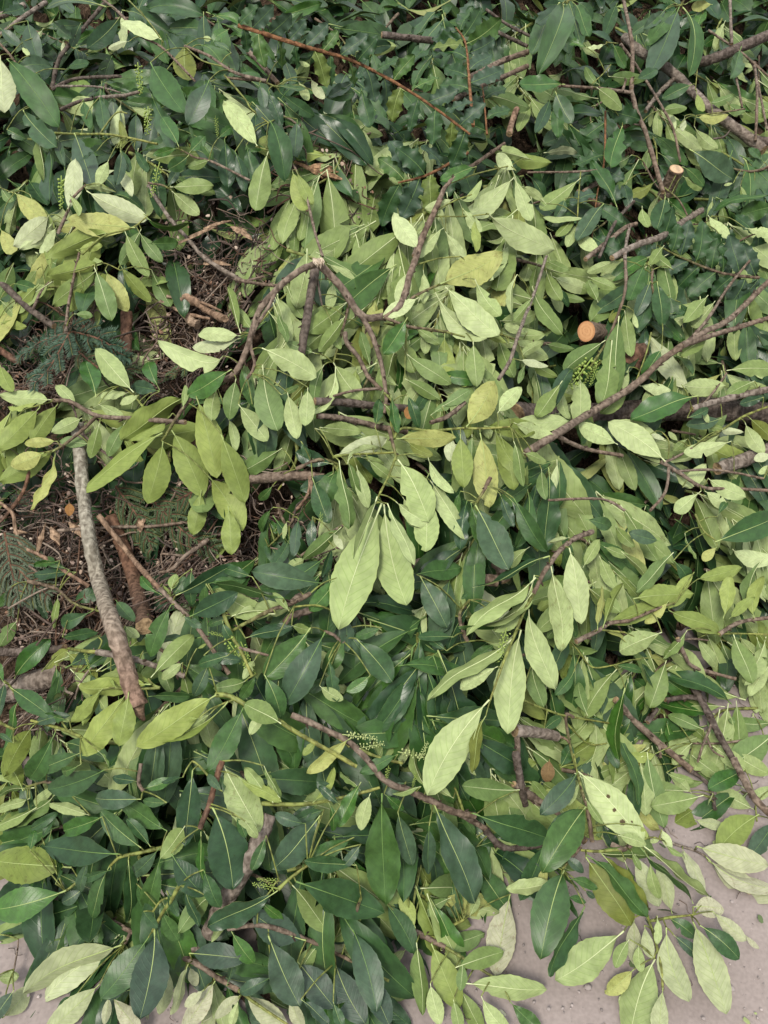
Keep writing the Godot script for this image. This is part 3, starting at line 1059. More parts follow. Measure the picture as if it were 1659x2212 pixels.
func _ready() -> void:
	rng.seed = 4711
	bumps.seed = 3
	bumps.frequency = 1.6
	bumps.fractal_octaves = 2
	wobble.seed = 8
	wobble.frequency = 1.0
	wobble.fractal_octaves = 3
	view = Basis(Vector3.RIGHT, deg_to_rad(PITCH))
	# camera
	var cam := Camera3D.new()
	cam.name = "camera"
	cam.position = EYE
	cam.rotation_degrees = Vector3(PITCH, 0, 0)
	cam.fov = rad_to_deg(2.0 * atan(1106.0 / FOCAL))
	cam.near = 0.05
	cam.far = 200.0
	add_child(cam)
	cam.current = true
	# overcast sky
	var env := Environment.new()
	var sky := Sky.new()
	var sm := ProceduralSkyMaterial.new()
	sm.sky_top_color = Color(0.95, 0.955, 0.975)
	sm.sky_horizon_color = Color(0.645, 0.655, 0.665)
	sm.sky_curve = 0.55
	sm.ground_bottom_color = Color(0.30, 0.28, 0.26)
	sm.ground_horizon_color = Color(0.45, 0.44, 0.42)
	sky.sky_material = sm
	env.background_mode = Environment.BG_SKY
	env.sky = sky
	env.background_energy_multiplier = 0.86
	env.tonemap_mode = Environment.TONE_MAPPER_LINEAR
	env.tonemap_exposure = 1.95
	env.sdfgi_enabled = true
	env.ssao_enabled = true
	env.ssil_enabled = true
	var around := WorldEnvironment.new()
	around.name = "daylight"
	around.environment = env
	add_child(around)
	var sun := DirectionalLight3D.new()
	sun.name = "sun"
	sun.light_energy = 0.5
	sun.light_color = Color(1.0, 0.97, 0.92)
	sun.light_angular_distance = 15.0
	sun.shadow_enabled = true
	sun.rotation_degrees = Vector3(-58, -28, 0)
	sun.sky_mode = DirectionalLight3D.SKY_MODE_LIGHT_ONLY
	add_child(sun)

	make_materials()
	for k in 14:
		leaf_shapes.append(leaf_shape(k + 1, false, false))
	for k in 7:
		bitten_shapes.append(leaf_shape(k + 101, true, false))
	for k in 5:
		holly_shapes.append(leaf_shape(k + 201, false, true))
	for k in 4:
		raceme_shapes.append(make_raceme(k, [1.0, 1.2, 0.8, 1.4][k]))
	var bs := begin()
	tube(bs, [Vector3.ZERO, Vector3(0, 0.05, 0.35), Vector3(0.05, 0.1, 0.75), Vector3(0.05, 0.2, 1.0)], 1.0, 0.25, Color(0.19, 0.14, 0.10), Color(0.15, 0.095, 0.065), 6, 0.0)
	bud_shape = done(bs)
	# hollows where brown debris shows between the leafy branches
	var dips := []
	for q in [[430, 520, 0.14, 0.12, 0.10], [60, 1180, 0.20, 0.22, 0.11], [380, 1120, 0.20, 0.13, 0.12], [60, 1330, 0.16, 0.10, 0.08], [700, 370, 0.10, 0.08, 0.05], [380, 690, 0.14, 0.10, 0.08], [60, 740, 0.16, 0.10, 0.08], [560, 1130, 0.1, 0.12, 0.08]]:
		var p := spot(q[0], q[1])
		dips.append([p.x, p.z, q[2], q[3], q[4]])
	var openings := []
	for q in [[1250, 735, 0.10, 0], [1170, 810, 0.06, 0], [1165, 440, 0.05, 0], [630, 960, 0.05, 0], [1000, 110, 0.08, 0], [1100, 215, 0.08, 0], [1450, 1165, 0.06, 0], [1490, 1320, 0.05, 0], [1130, 1400, 0.05, 0], [760, 830, 0.06, 0], [900, 1230, 0.07, 0], [330, 1480, 0.05, 0], [860, 60, 0.10, 0], [560, 1950, 0.05, 0], [1240, 1010, 0.05, 0], [1440, 920, 0.05, 0], [1300, 400, 0.05, 0], [540, 720, 0.04, 0]]:
		var p := spot(q[0], q[1])
		openings.append([p.x, p.z, q[2]])
	hollows = dips
	gaps = openings

	# the setting
	setting("ground", ground_mesh(), M.ground)
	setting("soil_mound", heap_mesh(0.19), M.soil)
	var bank := begin()
	for j in 13:
		for i in 61:
			var x := lerpf(-12, 12, i / 60.0)
			var d := lerpf(4.6, 9.0, j / 12.0)
			bank.add_vertex(Vector3(x, 2.6 * smoothstep(4.6, 7.0, d) * (1.0 - smoothstep(8.0, 12.0, absf(x))) + wobble.get_noise_2d(x * 1.5, d * 1.5) * 0.2 - 0.03, -d))
	for j in 12:
		for i in 60:
			var p := j * 61 + i
			for k in [p, p + 61, p + 1, p + 1, p + 61, p + 62]:
				bank.add_index(k)
	setting("earth_bank", done(bank), M.soil)

	traced()
	fills()
	plants()
	undergrowth()
	debris()
	loose()

# ---------------------------------------------------------------- the branches one can follow in the photograph
func traced() -> void:
	var L := "laurel_branch"
	# centre: the broken fork
	branch(L, "broken forked laurel branch with a white torn joint at its top, centre of the heap", "branch", 3, 7.0,
		"b 6.5 5 1372,30,3 1290,66,3 1210,130,2 1130,220,2 1090,320,1 1060,420 1010,510 930,552 850,590; g 4 2.4 850,590 790,660 740,735 700,800; b 3.5 3 1215,150,2 1160,220,2 1110,300,1 1082,375 1100,470 1068,530; b 7.5 6 1395,20,3 1470,130,2 1560,255,1 1650,262 1720,225,1 1750,160,1 1770,80,2 1800,0,2 1830,-90,2 1900,-240,3; b 6 3 1560,255,1 1610,350 1650,480 1668,610 1660,680",
		"p 965,432 690,368 .4; p 1040,345 862,338 .36; s 1042,355 838,395 .34; m 1000,490 815,598 .45; u 1040,335 985,140 .25; u 1088,318 1028,228 .4; p 1132,398 1360,522 .42; u 1135,470 1198,748 .42; u 1020,530 992,702 .42; d 1040,480 1098,650 .32; u 940,570 915,710 .5; y 850,612 935,950 .34; y 830,600 522,795 .2; y 745,680 560,795 .26; y 705,765 365,1012 .27; y 705,800 640,1062 .44; y 742,752 872,1030 .42; y 955,770 1055,1058 .34; y 900,950 1045,1180 .46; u 1030,640 1152,795 .42; y 870,1010 835,1200 .4; y 985,1080 1000,1285 .4; u 1242,590 1282,785 .36; u 985,700 1018,840 .3; u 790,660 800,560 .35; u 1330,568 1318,730 .42; u 1215,600 1290,560 .3; u 1090,640 1060,470 .3")
	branch(L, "upright dark brown stick standing under the white broken joint of the fork", "stick", 3, 4.0, "k 9 8 1362,60,2 1332,230,1 1298,445; k 3 2 1408,60,2 1392,215,1", "u 1440,110 1420,225 .4; u 1345,180 1322,60 .3; u 1500,200 1325,320 .4; u 1490,260 1380,410 .3; u 1430,280 1470,400 .4")
	branch(L, "long thin twig rising from the broken joint to one curled white leaf", "branch", 1, 9.0, "b 3 2.2 1394,1108 1360,1000 1310,800 1245,690 1160,650; y 2 1.6 1160,650 1105,632", "s 1112,632 968,440 .33; u 1160,655 1105,905 .36; y 1262,735 1318,905 .42; y 1280,735 1350,880 .3")
	branch(L, "right arm twigs of the broken fork with large bright pale leaves", "branch", 4, 8.0, "g 4 2 0,265 60,225 150,165 240,125 300,118; g 3 2 -20,270 110,305 220,318 350,350; y 2.5 1.6 130,42 230,12 330,2",
		"y 242,122 505,-10 .5; p 262,132 490,340 .38; p 222,158 438,350 .34; p 392,100 500,255 .4; s 150,180 0,265 .4; p 350,20 470,100 .4; p 170,60 175,205 .25; m 102,265 0,420 .45; p 110,60 60,200 .45")
	branch(L, "thin brown branch curving up right of the white joint, carrying three large light leaves", "branch", 2, 8.0, "b 6 4 130,1106 160,1030 200,950 245,850 275,795 330,750 420,690 520,620; y 2.6 1.6 275,795 370,760 460,735 550,715; y 2.4 1.5 200,915 300,870 380,840; y 2.4 1.5 250,960 340,935 450,925",
		"m 400,720 245,780 .34; p 562,768 355,922 .36; p 560,765 632,950 .34; p 452,925 732,1075 .38; s 155,1085 45,922 .44; p 258,985 140,1106 .35; p 265,1000 350,1120 .33; y 392,945 400,1085 .3; p 340,900 420,1000 .4; p 300,860 180,900 .35; s 570,738 490,665 .7; p 640,690 480,650 .3; y 530,640 720,700 .32; s 690,660 832,662 .25; p 330,860 420,780 .3")
	# left bunches
	branch(L, "yellow-green bunch on a low brown twig reaching in from the left edge", "branch", 3, 6.0, "b 5 4 800,718 560,702 420,690 300,628 230,625; g 4 2 410,708 335,770 250,832 190,850; y 2 1.5 235,625 150,650",
		"y 172,655 -15,835 .36; y 180,640 40,655 .26; y 250,640 140,800 .42; u 222,622 0,600 .35; y 240,838 0,972 .34; y 245,800 110,810 .32; y 240,850 135,1090 .19; y 190,850 50,905 .5; u 355,700 225,760 .42; u 385,812 260,800 .4; u 430,722 390,870 .36; u 540,720 468,862 .36; u 330,640 245,560 .42; y 70,700 0,850 .4")
	branch(L, "upright fan of pale leaves on a yellow stalk beside the fir sprig, left side", "branch", 3, 5.0, "y 3 2 620,655 575,600 520,560", "u 578,590 418,405 .38; m 415,610 372,460 .55; u 560,590 430,605 .34; u 425,640 530,690 .4; u 600,600 520,640 .4; d 690,585 570,560 .5; m 690,580 640,462 .5")
	branch(L, "thick dark brown branch at the left edge with pale yellowish leaves above it", "branch", 3, 6.0, "k 9 7 -60,60 0,110 120,222 235,305; b 4 2.5 140,212 175,160 215,112; b 4 3 285,330 292,240 318,100 345,-20; y 2.5 1.6 205,120 240,95 360,60 440,30 520,62; y 2.2 1.6 185,105 180,35",
		"u 408,50 482,275 .36; y 455,60 550,235 .4; y 520,40 650,195 .26; u 655,60 735,215 .4; y 440,25 210,85 .34; u 420,60 230,210 .35; y 360,130 300,240 .45; u 60,30 -10,180 .42; u 0,190 62,262 .45; y -10,285 112,305 .3; y 0,470 52,585 .45; u 320,250 400,258 .4; u 160,60 105,120 .45; d 60,120 170,150 .4; y 215,45 190,-20 .4")
	branch(L, "yellowish drooping spray with whitish upturned leaves, upper left", "branch", 1, 7.0, "b 4 2.5 250,1010 290,920 312,860 370,800; y 3 2 355,1100 420,1040 470,1010 570,985 640,930; y 2 1.5 0,810 60,835",
		"s 292,905 325,690 .34; s 375,825 632,945 .3; y 130,842 232,1010 .34; y 65,835 192,965 .42; s 215,930 60,1060 .45; s 230,960 85,1075 .3; s 245,980 172,1090 .36; y 585,985 300,945 .36; y 462,1008 205,1110 .3; u 610,990 520,1140 .33; u 540,1000 640,1190 .28; u 600,1000 700,1130 .33; u 0,800 52,870 .45; y 0,985 52,1095 .5; m 620,925 820,960 .14; y 330,1080 440,1060 .36; s 500,830 370,810 .2; u 300,840 340,930 .35")
	branch(L, "long grey twig slanting down through the brown hollow, upper left", "stick", 1, 3.0, "e 4.5 5 640,800,1 730,940 810,1030 890,1120 1040,1210", "")
	# top left, dark
	branch(L, "thin twig with a small curled white leaf hanging from it, near the top edge", "branch", 1, 9.0, "b 4 2.5 420,-20 520,60 600,150 700,205 840,348; y 2.4 1.8 550,-5 640,90 705,182", "s 700,172 530,98 .36; s 560,178 470,208 .3; d 520,70 380,205 .4; d 460,30 205,40 .35; d 600,40 640,-40 .4")
	branch(L, "dark glossy spray with a broad lit leaf and a fading olive leaf, upper centre left", "branch", 1, 8.0, "b 4 3 1150,350 1010,312 900,240 800,200; y 2.4 1.6 900,340 870,260 800,200", "d 905,345 815,535 .45; d 870,195 1000,335 .5; m 990,125 918,182 .5; d 650,270 790,480 .44; d 655,410 755,640 .28; o 802,195 812,345 .62; s 915,170 880,162 .6; d 700,330 800,420 .3; d 1000,230 930,180 .4; d 1010,300 930,330 .4")
	branch(L, "slender twig with small fresh green leaves over the dark spray, upper left centre", "branch", 1, 9.0, "b 2.6 2.2 1080,780 920,700 840,680; g 2.2 1.6 840,680 770,640", "m 772,632 700,508 .46; m 818,660 885,588 .5; m 770,640 662,668 .32; m 815,672 728,730 .55; u 905,692 812,722 .4; m 940,600 1000,550 .45")
	branch(L, "dark drooping spray hanging from a pale shoot right of the curled white leaf", "branch", 1, 7.0, "y 3 2 970,325 1060,430 1085,470 1160,530; g 3 2 1010,312 1120,350 1190,375", "d 1090,440 1225,600 .34; d 1165,520 1230,780 .36; d 1105,480 1100,625 .34; d 1120,360 1140,470 .4; d 1160,390 1215,545 .32; d 1285,515 1268,690 .36; d 970,600 985,808 .36; d 1015,655 1058,825 .34; d 1065,625 1110,800 .4; d 1210,400 1355,500 .32; d 1190,372 1318,382 .2; d 865,600 920,690 .4; m 1150,640 1060,640 .4; d 1400,420 1530,400 .4; d 1560,380 1600,545 .42; d 1540,340 1420,420 .3; s 1290,352 1332,432 .42; s 1342,338 1400,425 .4; s 1455,362 1400,335 .5; d 1225,250 1262,370 .45")
	branch(L, "dark bent grey stick with side sticks in the dark top left corner", "stick", 1, 5.0, "k 5 6 450,15 330,160 255,255 225,385; k 5 4 210,388 330,340 520,330; k 5 4 260,475 340,440 430,420; e 4 4 470,405 540,412 610,395; e 3 2 250,380 420,375 520,400")
	branch(L, "deep green broad-leaved spray at the left edge below the top corner", "branch", 1, 7.0, "g 4 2 -40,150 60,260 120,400 200,520", "s 0,240 20,480 .45; d 30,255 250,545 .3; d 60,310 220,290 .45; d 100,475 245,635 .4; d 120,90 165,260 .4; d 180,160 60,110 .4; d 290,300 385,272 .42; d 225,90 310,165 .4; d 0,60 100,30 .5; d 350,100 310,200 .4; s 130,240 100,205 .5; d 0,120 90,200 .4; d 330,60 220,-30 .4; m 30,560 110,600 .5")
	branch(L, "yellow shoot with hanging bud strings and dark leaves, left above the pale spray", "branch", 1, 7.0, "y 4 3 230,575 350,580 480,582 680,622; y 3 2 455,520 500,490 550,490", "d 322,575 395,795 .42; d 205,610 215,865 .22; u 165,585 188,790 .14; o 505,640 515,520 .3; d 362,430 392,555 .34; d 430,420 450,560 .4; d 250,600 280,720 .3; d 520,640 560,740 .4; d 580,640 640,740 .3; s 520,720 570,845 .35; d 520,650 500,800 .24; f 595,270 608,405; f 640,460 636,580; f 690,700 655,850; d 420,650 350,690 .3; s 470,690 420,800 .4; f 930,500 940,590; f 265,760 262,900")
	branch(L, "pair of flat grey-green leaves over the brown hollow, upper left", "branch", 1, 5.0, "g 2.5 2 640,790 700,800 730,815", "u 735,808 918,802 .36; u 742,825 858,925 .42; d 720,812 770,730 .4; d 640,1050 768,1050 .44")
	# top right
	branch(L, "large drooping bunch of dark laurel leaves at the top edge, right of centre", "branch", 2, 11.0, "g 5 3 830,-60 800,-10 790,15", "d 768,30 665,325 .33; d 790,20 795,230 .36; d 800,15 850,190 .36; d 770,20 660,100 .36; d 780,10 690,20 .4; d 815,10 885,160 .34; d 740,20 640,230 .28; d 830,5 900,80 .4; F 775,15 700,75; d 790,40 740,280 .3")
	branch(L, "second drooping dark bunch at the top edge nearest the right corner", "branch", 2, 10.0, "g 4 3 1330,-70 1300,-10 1283,25", "d 1275,32 1150,312 .33; d 1292,32 1315,325 .26; d 1265,35 1135,195 .34; d 1225,30 1125,125 .34; d 1300,20 1420,-30 .35; d 1270,20 1180,-20 .4; d 1190,60 1070,150 .34")
	branch(L, "tall brown twig standing at the upper right with leafy side shoots", "branch", 2, 12.0, "b 5 6 1030,-20,3 1058,110,2 1074,220,1 1068,390; b 6 6 1060,390 1095,490 1130,570 1165,690 1205,830; b 4.5 3 1058,398 980,388 900,380 745,370; b 4 3 1022,190,2 1080,270,1 1130,345 1200,460 1250,560 1280,700; b 4 3 1045,390,1 1045,345,1; y 2.2 1.6 1010,188,2 960,182,2; y 2 1.5 980,280,1 940,325 900,360",
		"m 880,208 768,162 .3,2; s 958,190 880,212 .28; m 990,190,2 1045,290 .52; m 782,365 588,362 .4; d 740,395 810,530 .5; d 745,420 755,590 .3; u 968,330 1132,338 .34; u 918,378 1025,470 .5; u 930,365 870,290 .4; d 720,420 655,570 .3; d 1090,340 1180,300 .5")
	branch(L, "single bright green leaf hanging right of the tall brown twig, with two yellow ones beyond", "branch", 2, 9.0, "b 2.5 2 1100,540 1030,530; y 2 1.6 1385,-10 1365,180 1345,390; g 2.5 2 1560,470 1500,480 1345,500", "m 1030,545 980,722 .48; m 955,450 1030,530 .35; m 1332,365 1205,425 .38; u 1200,478 1305,465 .42; y 1350,508 1485,495 .36; u 1408,440 1512,410 .36; u 1340,545 1440,640 .36; y 1350,400 1380,480 .4; d 1545,200 1500,335 .45; u 1480,440 1560,480 .5; y 1420,20 1330,30 .5; m 1350,130 1380,30 .45; s 1300,500 1290,565 .4; s 1260,560 1240,500 .4")
	branch("bough", "thick grey bough running diagonally down the upper right", "branch", 2, 4.0, "e 13 15 1040,160 1110,225 1250,315 1420,480 1540,570 1640,650; e 6 7 1130,480 1190,400 1255,340; k 3 2 1420,600 1470,590 1500,555", "")
	branch("bough", "thick dark bough leaving the heap at the right edge, upper corner", "branch", 2, 6.0, "k 16 14 1700,135 1560,195 1420,255 1340,270", "")
	branch("bough", "short thick brown bough end at the right edge below the grey bough", "branch", 2, 2.0, "k 13 11 1720,600 1650,612 1600,600", "")
	stick("stick", "thin vertical grey stick right of the drooping bunch, at the top right corner", 2, 8.0, "e 4.5 5 1495,-20 1497,80 1503,190")
	stick("twig", "thin grey upright twig crossing the thick boughs at the right edge", 2, 7.0, "b 4 4 1600,270 1612,400 1605,610", "stick")
	stick("twig", "brown twig slanting down right across the dark bough, upper right", 2, 7.0, "b 3.5 3 1400,130 1490,190 1560,240 1660,330", "stick")
	stick("twig", "short upright twig between the dark bough and the grey bough", 2, 7.0, "b 3 3 1520,330 1535,400 1548,465", "stick")
	sawn("cut_stub", "brown stub with a pale oval sawn face and growth rings, upper right", "stick", spot(1461, 366, 0.07), Vector3(0.12, 0.9, 0.3), 0.13, 0.020, BARK["b"], Color(0.58, 0.43, 0.27), Color(0.40, 0.25, 0.14))
	branch(L, "pale oval leaf pair and a chewed olive leaf left of the sawn stub", "branch", 2, 6.0, "b 2.6 2 1210,830 1175,800 1120,700; g 2.5 2 1310,930 1270,860 1190,795", "u 1100,690 1035,850 .42; o 1175,782 1052,852 .42; u 1070,670 960,740 .4; d 1215,850 1180,985 .6; u 1115,890 1140,980 .5; u 1130,740 1150,640 .4; d 1030,800 1060,910 .4; m 1010,905 900,700 .3; d 1290,720 1380,800 .4; u 1290,760 1370,820 .4")
	branch(L, "dark broad folded leaves behind the sawn stub at the right edge", "branch", 2, 6.0, "g 4 2 1700,700 1600,740 1480,720 1330,650", "d 1320,645 1500,770 .5; d 1480,720 1360,680 .4; d 1700,650 1590,770 .45; d 1690,840 1430,910 .22; d 1700,890 1540,930 .5; u 1540,800 1560,870 .3; d 1600,790 1490,850 .4; u 1510,790 1470,800 .35; d 1640,700 1580,640 .4")
	stick("stick", "smooth grey-violet stick with a blunt end lying over other sticks", 2, 8.0, "e 7 8 985,1115 1090,1060 1200,1020 1290,960 1372,908", "stick")
	stick("stick", "short thin stick rising from behind the smooth grey-violet stick", 2, 8.0, "e 4 4 1040,1120 1048,1040 1062,978", "stick")
	stick("stick", "brown stick parallel to and left of the grey-violet stick", 2, 6.0, "b 6 5.5 870,1120 960,1050 1040,985 1092,968", "stick")
	stick("stick", "thin dark stick between the brown and the grey-violet stick", 2, 6.0, "k 4 4 930,1110 1000,960 1080,870", "stick")
	branch(L, "pale hanging leaves on a yellow shoot beside the grey stick bundle", "branch", 2, 7.0, "y 2.4 1.8 850,740 840,860 835,960; b 3 2.5 920,735 830,742 620,745; g 2 1.5 1300,970 1380,965 1420,930", "u 850,770 680,900 .35; u 830,940 745,1020 .4; u 840,960 790,1065 .4; u 700,880 610,810 .3; d 950,880 835,1040 .38; d 780,860 740,940 .5; u 1200,1040 1400,1060 .38; s 1400,930 1490,1030 .36; s 1560,985 1680,1020 .4; u 1480,1060 1390,1010 .4; u 1210,1060 1150,1140 .45; u 880,950 690,940 .2; s 830,1000 920,1080 .5")
	# centre right
	branch("forked_stick", "long forked brown stick sweeping up to the right edge, right of centre", "branch", 4, 9.0, "b 8.5 7 610,855,-3 740,772 900,672 1080,560 1200,450 1288,388; b 7 6 1288,388 1380,330 1480,282 1560,210 1640,130 1720,60; b 6.5 5.5 1288,392 1400,348 1520,312 1700,255; b 4 3 1312,368 1400,270 1490,130 1580,20; b 5 4 735,790,-2 860,830,-2 1030,862,-2", "")
	branch(L, "glossy bright green leaf, bitten along its edge, on a grey stick at the right", "branch", 4, 8.0, "e 7 8 1330,660 1430,630 1560,598 1720,565; b 3 2 1380,635 1430,580 1480,505", "m 1355,605 1072,705 .4; u 1480,495 1690,490 .36; s 1470,500 1640,580 .36; u 1285,555 1470,560 .42; u 1600,540 1480,600 .4; s 1380,665 1400,720 .4; d 1460,700 1310,730 .4; d 1310,700 1400,660 .4")
	branch(L, "big grey-pale leaf with fine net veins on a thin brown twig, right of centre", "branch", 4, 8.0, "b 4.5 3.5 1195,888 1280,940 1380,1000 1500,1005 1700,1015; b 3 2.5 1278,915 1440,925 1640,962; b 3.5 2.5 1200,890 1260,870 1330,830; b 3.5 3 1230,920 1215,1020 1150,1100; b 3 2.5 1040,1100 940,1050 710,1055; y 2 1.6 1225,890 1230,800 1200,760",
		"p 1215,888 975,722 .42; s 1010,815 845,730 .42; s 1220,800 1010,720 .4; s 1150,770 1210,790 .4; p 1370,1015 1260,1106 .44; p 1385,1015 1480,1090 .44; p 1250,920 1330,1000 .36; p 1400,960 1560,1040 .4; s 1680,860 1600,880 .5; p 1450,770 1350,850 .36; p 1500,800 1300,850 .3; s 1460,750 1550,760 .35; s 1680,900 1620,940 .4; p 1290,1000 1390,900 .45")
	branch(L, "yellow shoot with pale leaves at the right edge below the grey stick", "branch", 4, 7.0, "y 4 3 1330,830 1430,770 1560,690 1690,640; y 2 1.6 1310,750 1312,820", "u 1560,720 1640,850 .4; o 1580,700 1690,800 .4; u 1480,750 1400,730 .4; d 1640,610 1540,640 .4; u 1690,580 1560,560 .3; u 1270,800 1230,760 .4; u 1310,790 1250,840 .4")
	branch(L, "leaning thin grey twig over pale layered leaves, right of centre", "branch", 4, 8.0, "e 3.2 4 702,0 660,130 620,235 580,340 545,450 495,535", "s 585,450 705,475 .36; u 640,130 768,335 .36; u 700,60 765,190 .42; u 575,80 550,250 .22; u 640,180 560,280 .3; u 700,20 800,60 .35")
	branch(L, "hanging pale spray with a green bud cluster beside the sawn orange log end", "branch", 4, 8.0, "b 4 3 1040,-10 1045,120 1030,200; g 3.5 2.5 1030,200 985,320 950,390 890,480", "u 985,365 940,640 .38; u 1015,260 1002,600 .3; u 1040,235 1068,430 .33; u 955,365 785,500 .36; d 820,490 728,660 .2; u 845,520 842,725 .4; f 930,430 860,560,-1; f 900,440 800,570,-1; f 920,470 890,560; u 780,560 800,700 .36; u 770,540 665,690 .4; u 920,400 830,420 .3; s 1080,240 1095,310 .3")
	branch(L, "dark laurel spray with blue-green leaves right of the sawn log end", "branch", 4, 6.0, "g 3.5 2 1160,60 1160,140 1200,260", "d 1130,30 1060,190 .42; d 1150,110 1085,260 .36; d 1165,120 1090,330 .3; d 1180,110 1200,300 .4; d 1230,170 1250,270 .5; u 925,200 880,105 .45; u 920,88 1080,58 .34; u 880,90 1000,140 .34; u 1400,170 1298,285 .42; u 1430,195 1335,305 .4; m 1200,400 1115,520 .42; d 1240,250 1300,240 .4; u 1250,60 1160,-30 .45; d 1280,200 1330,270 .4; u 1410,340 1280,430 .4; u 1000,20 880,70 .3")
	branch(L, "short spray of chewed pale leaves below the sawn orange log end", "branch", 4, 5.0, "y 3 2 1155,330 1130,430 1085,550", "u 1060,560 940,680 .42; s 1100,560 1235,580 .4; u 1190,560 1120,640 .4; s 1040,600 950,670 .4; u 1060,480 1010,590 .4; u 940,740 760,700 .36")
	var log_end := spot(1267, 716, 0.045)
	sawn("sawn_log", "dark log with a fresh orange sawn end, right of centre", "log", log_end, (EYE - log_end).normalized() * 0.8 + Vector3(-0.45, 0.12, 0), 0.3, 0.0235, BARK["b"], Color(0.56, 0.31, 0.145), Color(0.36, 0.17, 0.075))
	branch("log", "thick dark trunk lying deep under the leaves right of centre", "log", 4, -3.0, "k 30 27 560,690,-3 900,690,-2 1300,660,-1 1720,690", "")
	branch("log", "brown broken log end with crumbling bark right of the sawn log end", "log", 4, 0.0, "o 24 15 1060,470 1090,420,1 1130,400,1", "")
	branch("bough", "thick brown bough at the right edge with a pale scraped patch", "branch", 4, 3.0, "e 15 17 1440,920 1560,880 1720,815", "")
	# layered pale leaves in the middle
	branch(L, "pale layered spray under the bright central leaves, left part", "branch", 4, 3.0, "g 4 2 480,300 330,330 120,310 0,290", "u 100,425 285,550 .36; y 262,335 262,530 .46; y 330,345 350,560 .38; u 385,370 400,560 .42; u 60,330 130,500 .45; u 170,310 180,420 .4; u 420,340 440,540 .36; u 130,300 240,380 .3; u 90,530 240,620 .32; u 60,560 -20,520 .35")
	branch(L, "pale layered spray under the bright central leaves, right part", "branch", 4, 4.0, "g 4 2 720,380 600,370 480,330", "u 490,315 690,340 .42; u 540,372 705,440 .42; u 490,345 560,520 .36; u 620,330 520,300 .4; y 540,380 440,330 .3; u 470,340 570,390 .3; u 500,280 660,250 .4; u 600,430 690,370 .4; u 700,380 820,400 .34; u 640,430 750,520 .34; u 610,470 580,550 .3")
	branch(L, "yellow sprig in the centre with a notched bright leaf and drooping leaves", "branch", 4, 9.0, "y 4 2.4 40,790 80,745 200,755 330,745 430,745 545,738; y 3 2.4 0,590 40,640 30,720 45,790; b 5 4 350,632,-2 280,690,-1 200,720", "y 355,738 475,545 .52; o 432,735 662,750 .36; u 545,705 792,712 .34; y 52,790 305,785 .28; y 415,765 455,1078 .34; y 480,750 608,945 .34; y 500,765 560,1005 .4; y 330,770 345,995 .4; s 300,780 285,885 .5; s 490,680 590,570 .45; s 560,720 730,780 .36; u 600,850 700,890 .4; u 250,650 370,580 .4; u 680,920 700,1050 .4; u 0,640 70,720 .4; d 100,600 150,740 .28; u 200,690 330,620 .3; m 30,600 60,760 .24; o 100,800 210,860 .4; u 380,770 380,940 .3; y 150,790 130,850 .5; u 560,800 600,990 .3")
	branch(L, "large pale bunch hanging forward with long light undersides, centre", "branch", 4, 12.0, "g 4 2.5 20,740,-2 40,820 52,865; y 3.5 2 52,865 20,950 -20,1030 -40,1070", "p 60,880 190,1142 .47; p -10,1070 -190,1595 .31; p 0,1075 95,1495 .34; p 15,1070 125,1330 .3; p 50,1060 190,1165 .42; p 180,1020 180,1270 .42; p 200,970 345,1220 .32; s 190,870 300,1020 .2; p -30,1040 -130,1300 .2; p 80,1040 150,1180 .4")
	branch(L, "flattened pale spray with narrow drooping leaves left of the hanging pale bunch", "branch", 3, 8.0, "y 3.5 2.5 1440,868 1520,858 1700,850", "u 1465,885 1508,1170 .28; u 1540,905 1588,1085 .3; s 1445,862 1665,792 .34; u 1590,880 1690,960 .36; s 1500,900 1640,830 .18; u 1500,880 1560,1040 .2; u 1360,745 1600,800 .36; u 1380,740 1560,760 .34; u 1600,790 1480,720 .3; m 1620,740 1640,620 .4; u 1560,870 1659,900 .2")
	branch(L, "dark holly-toothed leaf clump in the shade left of the hanging pale bunch", "branch", 3, 3.0, "g 4 3 1280,920 1380,880 1460,900", "d 1440,900 1280,850 .42; d 1440,940 1300,1010 .4; d 1460,920 1400,1080 .5; d 1350,960 1420,1150 .4; d 1300,800 1340,880 .4; u 1220,830 1030,940 .36; d 1180,990 1120,1050 .45; d 1500,1000 1640,1060 .4; d 1460,990 1510,1106 .36")
	stick("stick", "brown horizontal stick reaching from behind the yellow-green bunch to the centre", 3, 1.0, "b 10 9 1020,968 1150,958 1290,948 1400,960", "stick")
	stick("twig", "dark twig crossing just above the horizontal brown stick, left of centre", 3, 3.0, "k 8 7 1360,628 1480,632 1640,648 1780,660", "stick")
	stick("twig", "brown knobbly twig right under the dark crossing twig, centre", 3, 3.0, "b 6 5.5 1370,690 1500,705 1640,738 1760,760", "stick")
	stick("twig", "thin crooked twig hanging below the right arm of the broken fork", 3, 5.0, "b 5 4 1490,330 1500,380 1550,440 1590,520 1650,580; b 3 2.5 1640,575 1540,580 1440,605", "stick")
	branch(L, "pale spray with long narrow leaves between the fork's arms", "branch", 3, 3.0, "g 3.5 2 1510,200 1480,320 1440,460", "u 1500,200 1330,330 .4; u 1480,270 1320,400 .36; u 1475,280 1390,440 .3; u 1440,460 1560,620 .46; y 1540,480 1520,620 .4; u 1600,480 1560,330 .3; u 1240,130 1310,265 .42; s 1450,480 1285,700 .14; u 1400,470 1360,620 .35; y 1570,300 1650,230 .4; u 1200,240 1240,370 .22; u 1360,420 1240,370 .4")
	branch(L, "dark drooping bunch of blue-green leaves right of the hanging pale bunch", "branch", 6, 11.0, "g 4 2.5 460,-150 430,-90 400,-40", "d 395,-30 535,242 .44; d 375,-40 420,150 .36; d 360,-50 330,160 .3; d 560,-60 700,165 .3; d 500,-80 560,60 .3; d 540,-60 640,100 .3; d 330,-90 300,40 .3")
